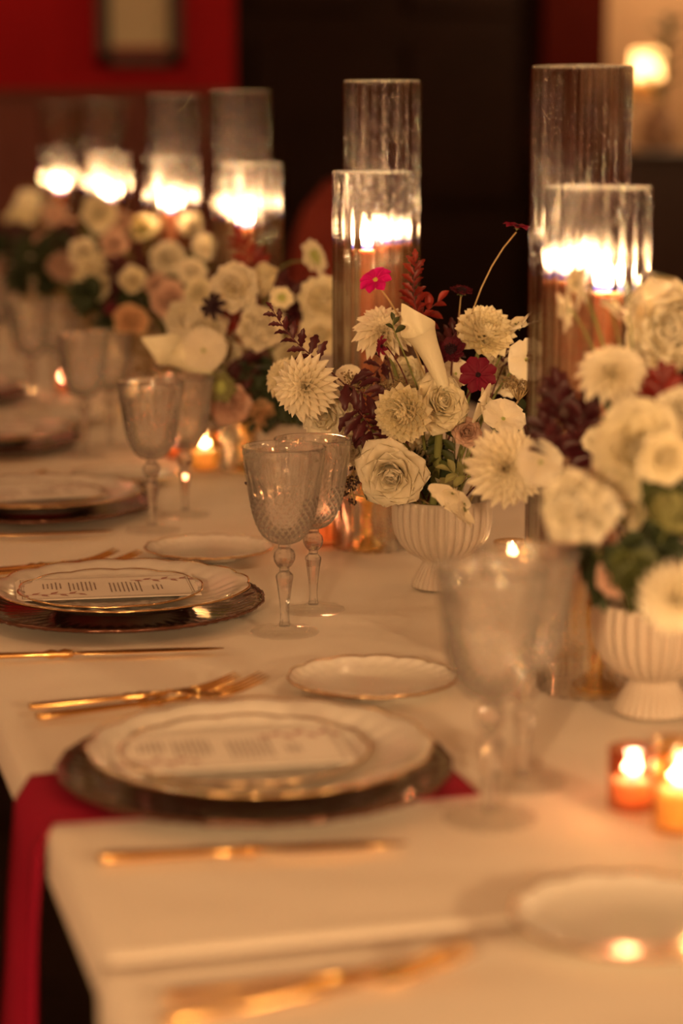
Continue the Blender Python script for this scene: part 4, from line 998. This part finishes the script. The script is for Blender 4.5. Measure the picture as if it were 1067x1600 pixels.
def armchair(c, label):
    t = thing('upholstered_chair', label, 'chair', c, PI*.9)
    V = []; F = []; n = 24
    for z in range(9):
        zz = .45+.66*z/8; rr = 1 if z < 5 else math.sqrt(max(.02, 1-((z-4)/4.15)**2))
        for i in range(n):
            a = 2*PI*i/n; V.append((.17*rr*math.copysign(abs(math.cos(a))**.7, math.cos(a)), .055*math.copysign(abs(math.sin(a))**.8, math.sin(a))+.22, zz))
    for z in range(8):
        for i in range(n): F.append((z*n+i, z*n+(i+1) % n, (z+1)*n+(i+1) % n, (z+1)*n+i))
    F.append(tuple(8*n+i for i in range(n))); F.append(tuple(range(n-1, -1, -1)))
    link('backrest', mk('backrest', V, F, 'chair_velvet'), t)
    link('seat', mk('seat', *box(-.27, .27, -.28, .20, .34, .47, .03), 'chair_velvet'), t)
    for sx in (-1, 1):
        for sy in (-1, 1): link('leg', mk('leg', *tube([(sx*.22, sy*.2, .35), (sx*.24, sy*.22, 0)], [.02, .013], 8), 'dark_wood'), t)
p = at(540, 400, 7.0); armchair((p.x, p.y, 0), 'dark red upholstered chair far behind the in-focus cylinders')
# mantel cabinet in the alcove
ctr = at(1060, 300, 8.0); mx0 = at(1000, 300, 8.0).x
cabz = at(1060, 238, 8.0).z
t = thing('cabinet', 'dark cabinet at the back under the pillar candle', 'cabinet', (mx0+.55, 8.1, 0))
link('carcass', mk('carcass', *box(-.53, .53, -.18, .28, .08, cabz-.03, .006), 'dark_wood', False), t)
link('top', mk('top', *box(-.57, .57, -.22, .30, cabz-.03, cabz, .008), 'dark_wood', False), t)
link('plinth', mk('plinth', *box(-.50, .50, -.15, .28, 0, .08), 'dark_wood', False), t)
for k in (-1, 1):
    d = link('door', mk('door', *box(k*.265-.245, k*.265+.245, -.20, -.18, .11, cabz-.06, .006), 'dark_wood', False), t)
    link('knob', mk('knob', *ball(.014, 12, 8, c=(k*.05, -.21, cabz*.55)), 'brass'), d)
# pillar candle on a glass stand
pc = at(1012, 100, 7.9); gz = at(1012, 152, 7.9).z
t = thing('candle_stand', 'tall clear glass stand under the pillar candle at the back', 'candle stand', (pc.x, 8.1, cabz))
k8 = 8.1/pc.y
pcx = pc.x*k8; t.location = (pcx, 8.1, cabz); hs_ = gz-cabz
link('stand', mk('stand', *lathe([(.001, 0), (.06, 0), (.06, .01), (.015, .03), (.012, hs_*.5), (.02, hs_-.04), (.075, hs_-.01), (.075, hs_), (.001, hs_)], 32), 'tube_glass'), t)
t = thing('pillar_candle', 'thick glowing cream candle on the glass stand at the back', 'candle', (pcx, 8.1, gz+.001))
ch = .19; Rp = .062
link('frosted_cup', mk('frosted_cup', *lathe([(.001, 0), (Rp*.85, 0), (Rp*.95, .01), (Rp, .05), (Rp, ch-.01), (Rp*.97, ch)], 32), 'pillar_glow'), t)
link('wax', mk('wax', *lathe([(.001, .004), (Rp*.8, .004), (Rp*.88, .02), (Rp*.88, .085), (.001, .082)], 24), 'votive_wax'), t)
put_flame(t, .082, 1.6, 2.0)
p = at(1052, 232, 7.6)
t = thing('vase', 'small rounded clay vase on the dark cabinet at the back', 'vase', (mx0+.28, 7.98, cabz))
link('body', mk('body', *lathe([(.001, 0), (.04, 0), (.062, .03), (.07, .075), (.06, .115), (.035, .14), (.03, .155), (.038, .165), (.03, .163), (.025, .15), (.001, .12)], 32), 'vase_clay'), t)
t = thing('leafy_branch', 'green leafy branch rising from the clay vase at the back', 'foliage', (mx0+.28, 7.98, cabz+.13))
link('stem', mk('stem', *tube([(0, 0, -.06), (.02, 0, .1), (.03, 0, .36)], .004, 6), 'stem_green'), t)
for k in range(14):
    link('leaf', leaf_mesh('leaf_green', 'oval'), t, Matrix.Translation((.01+.0015*k, 0, .06+.022*k)) @ rotz(k*GA) @ rotx(.5) @ Matrix.Scale(.10, 4))
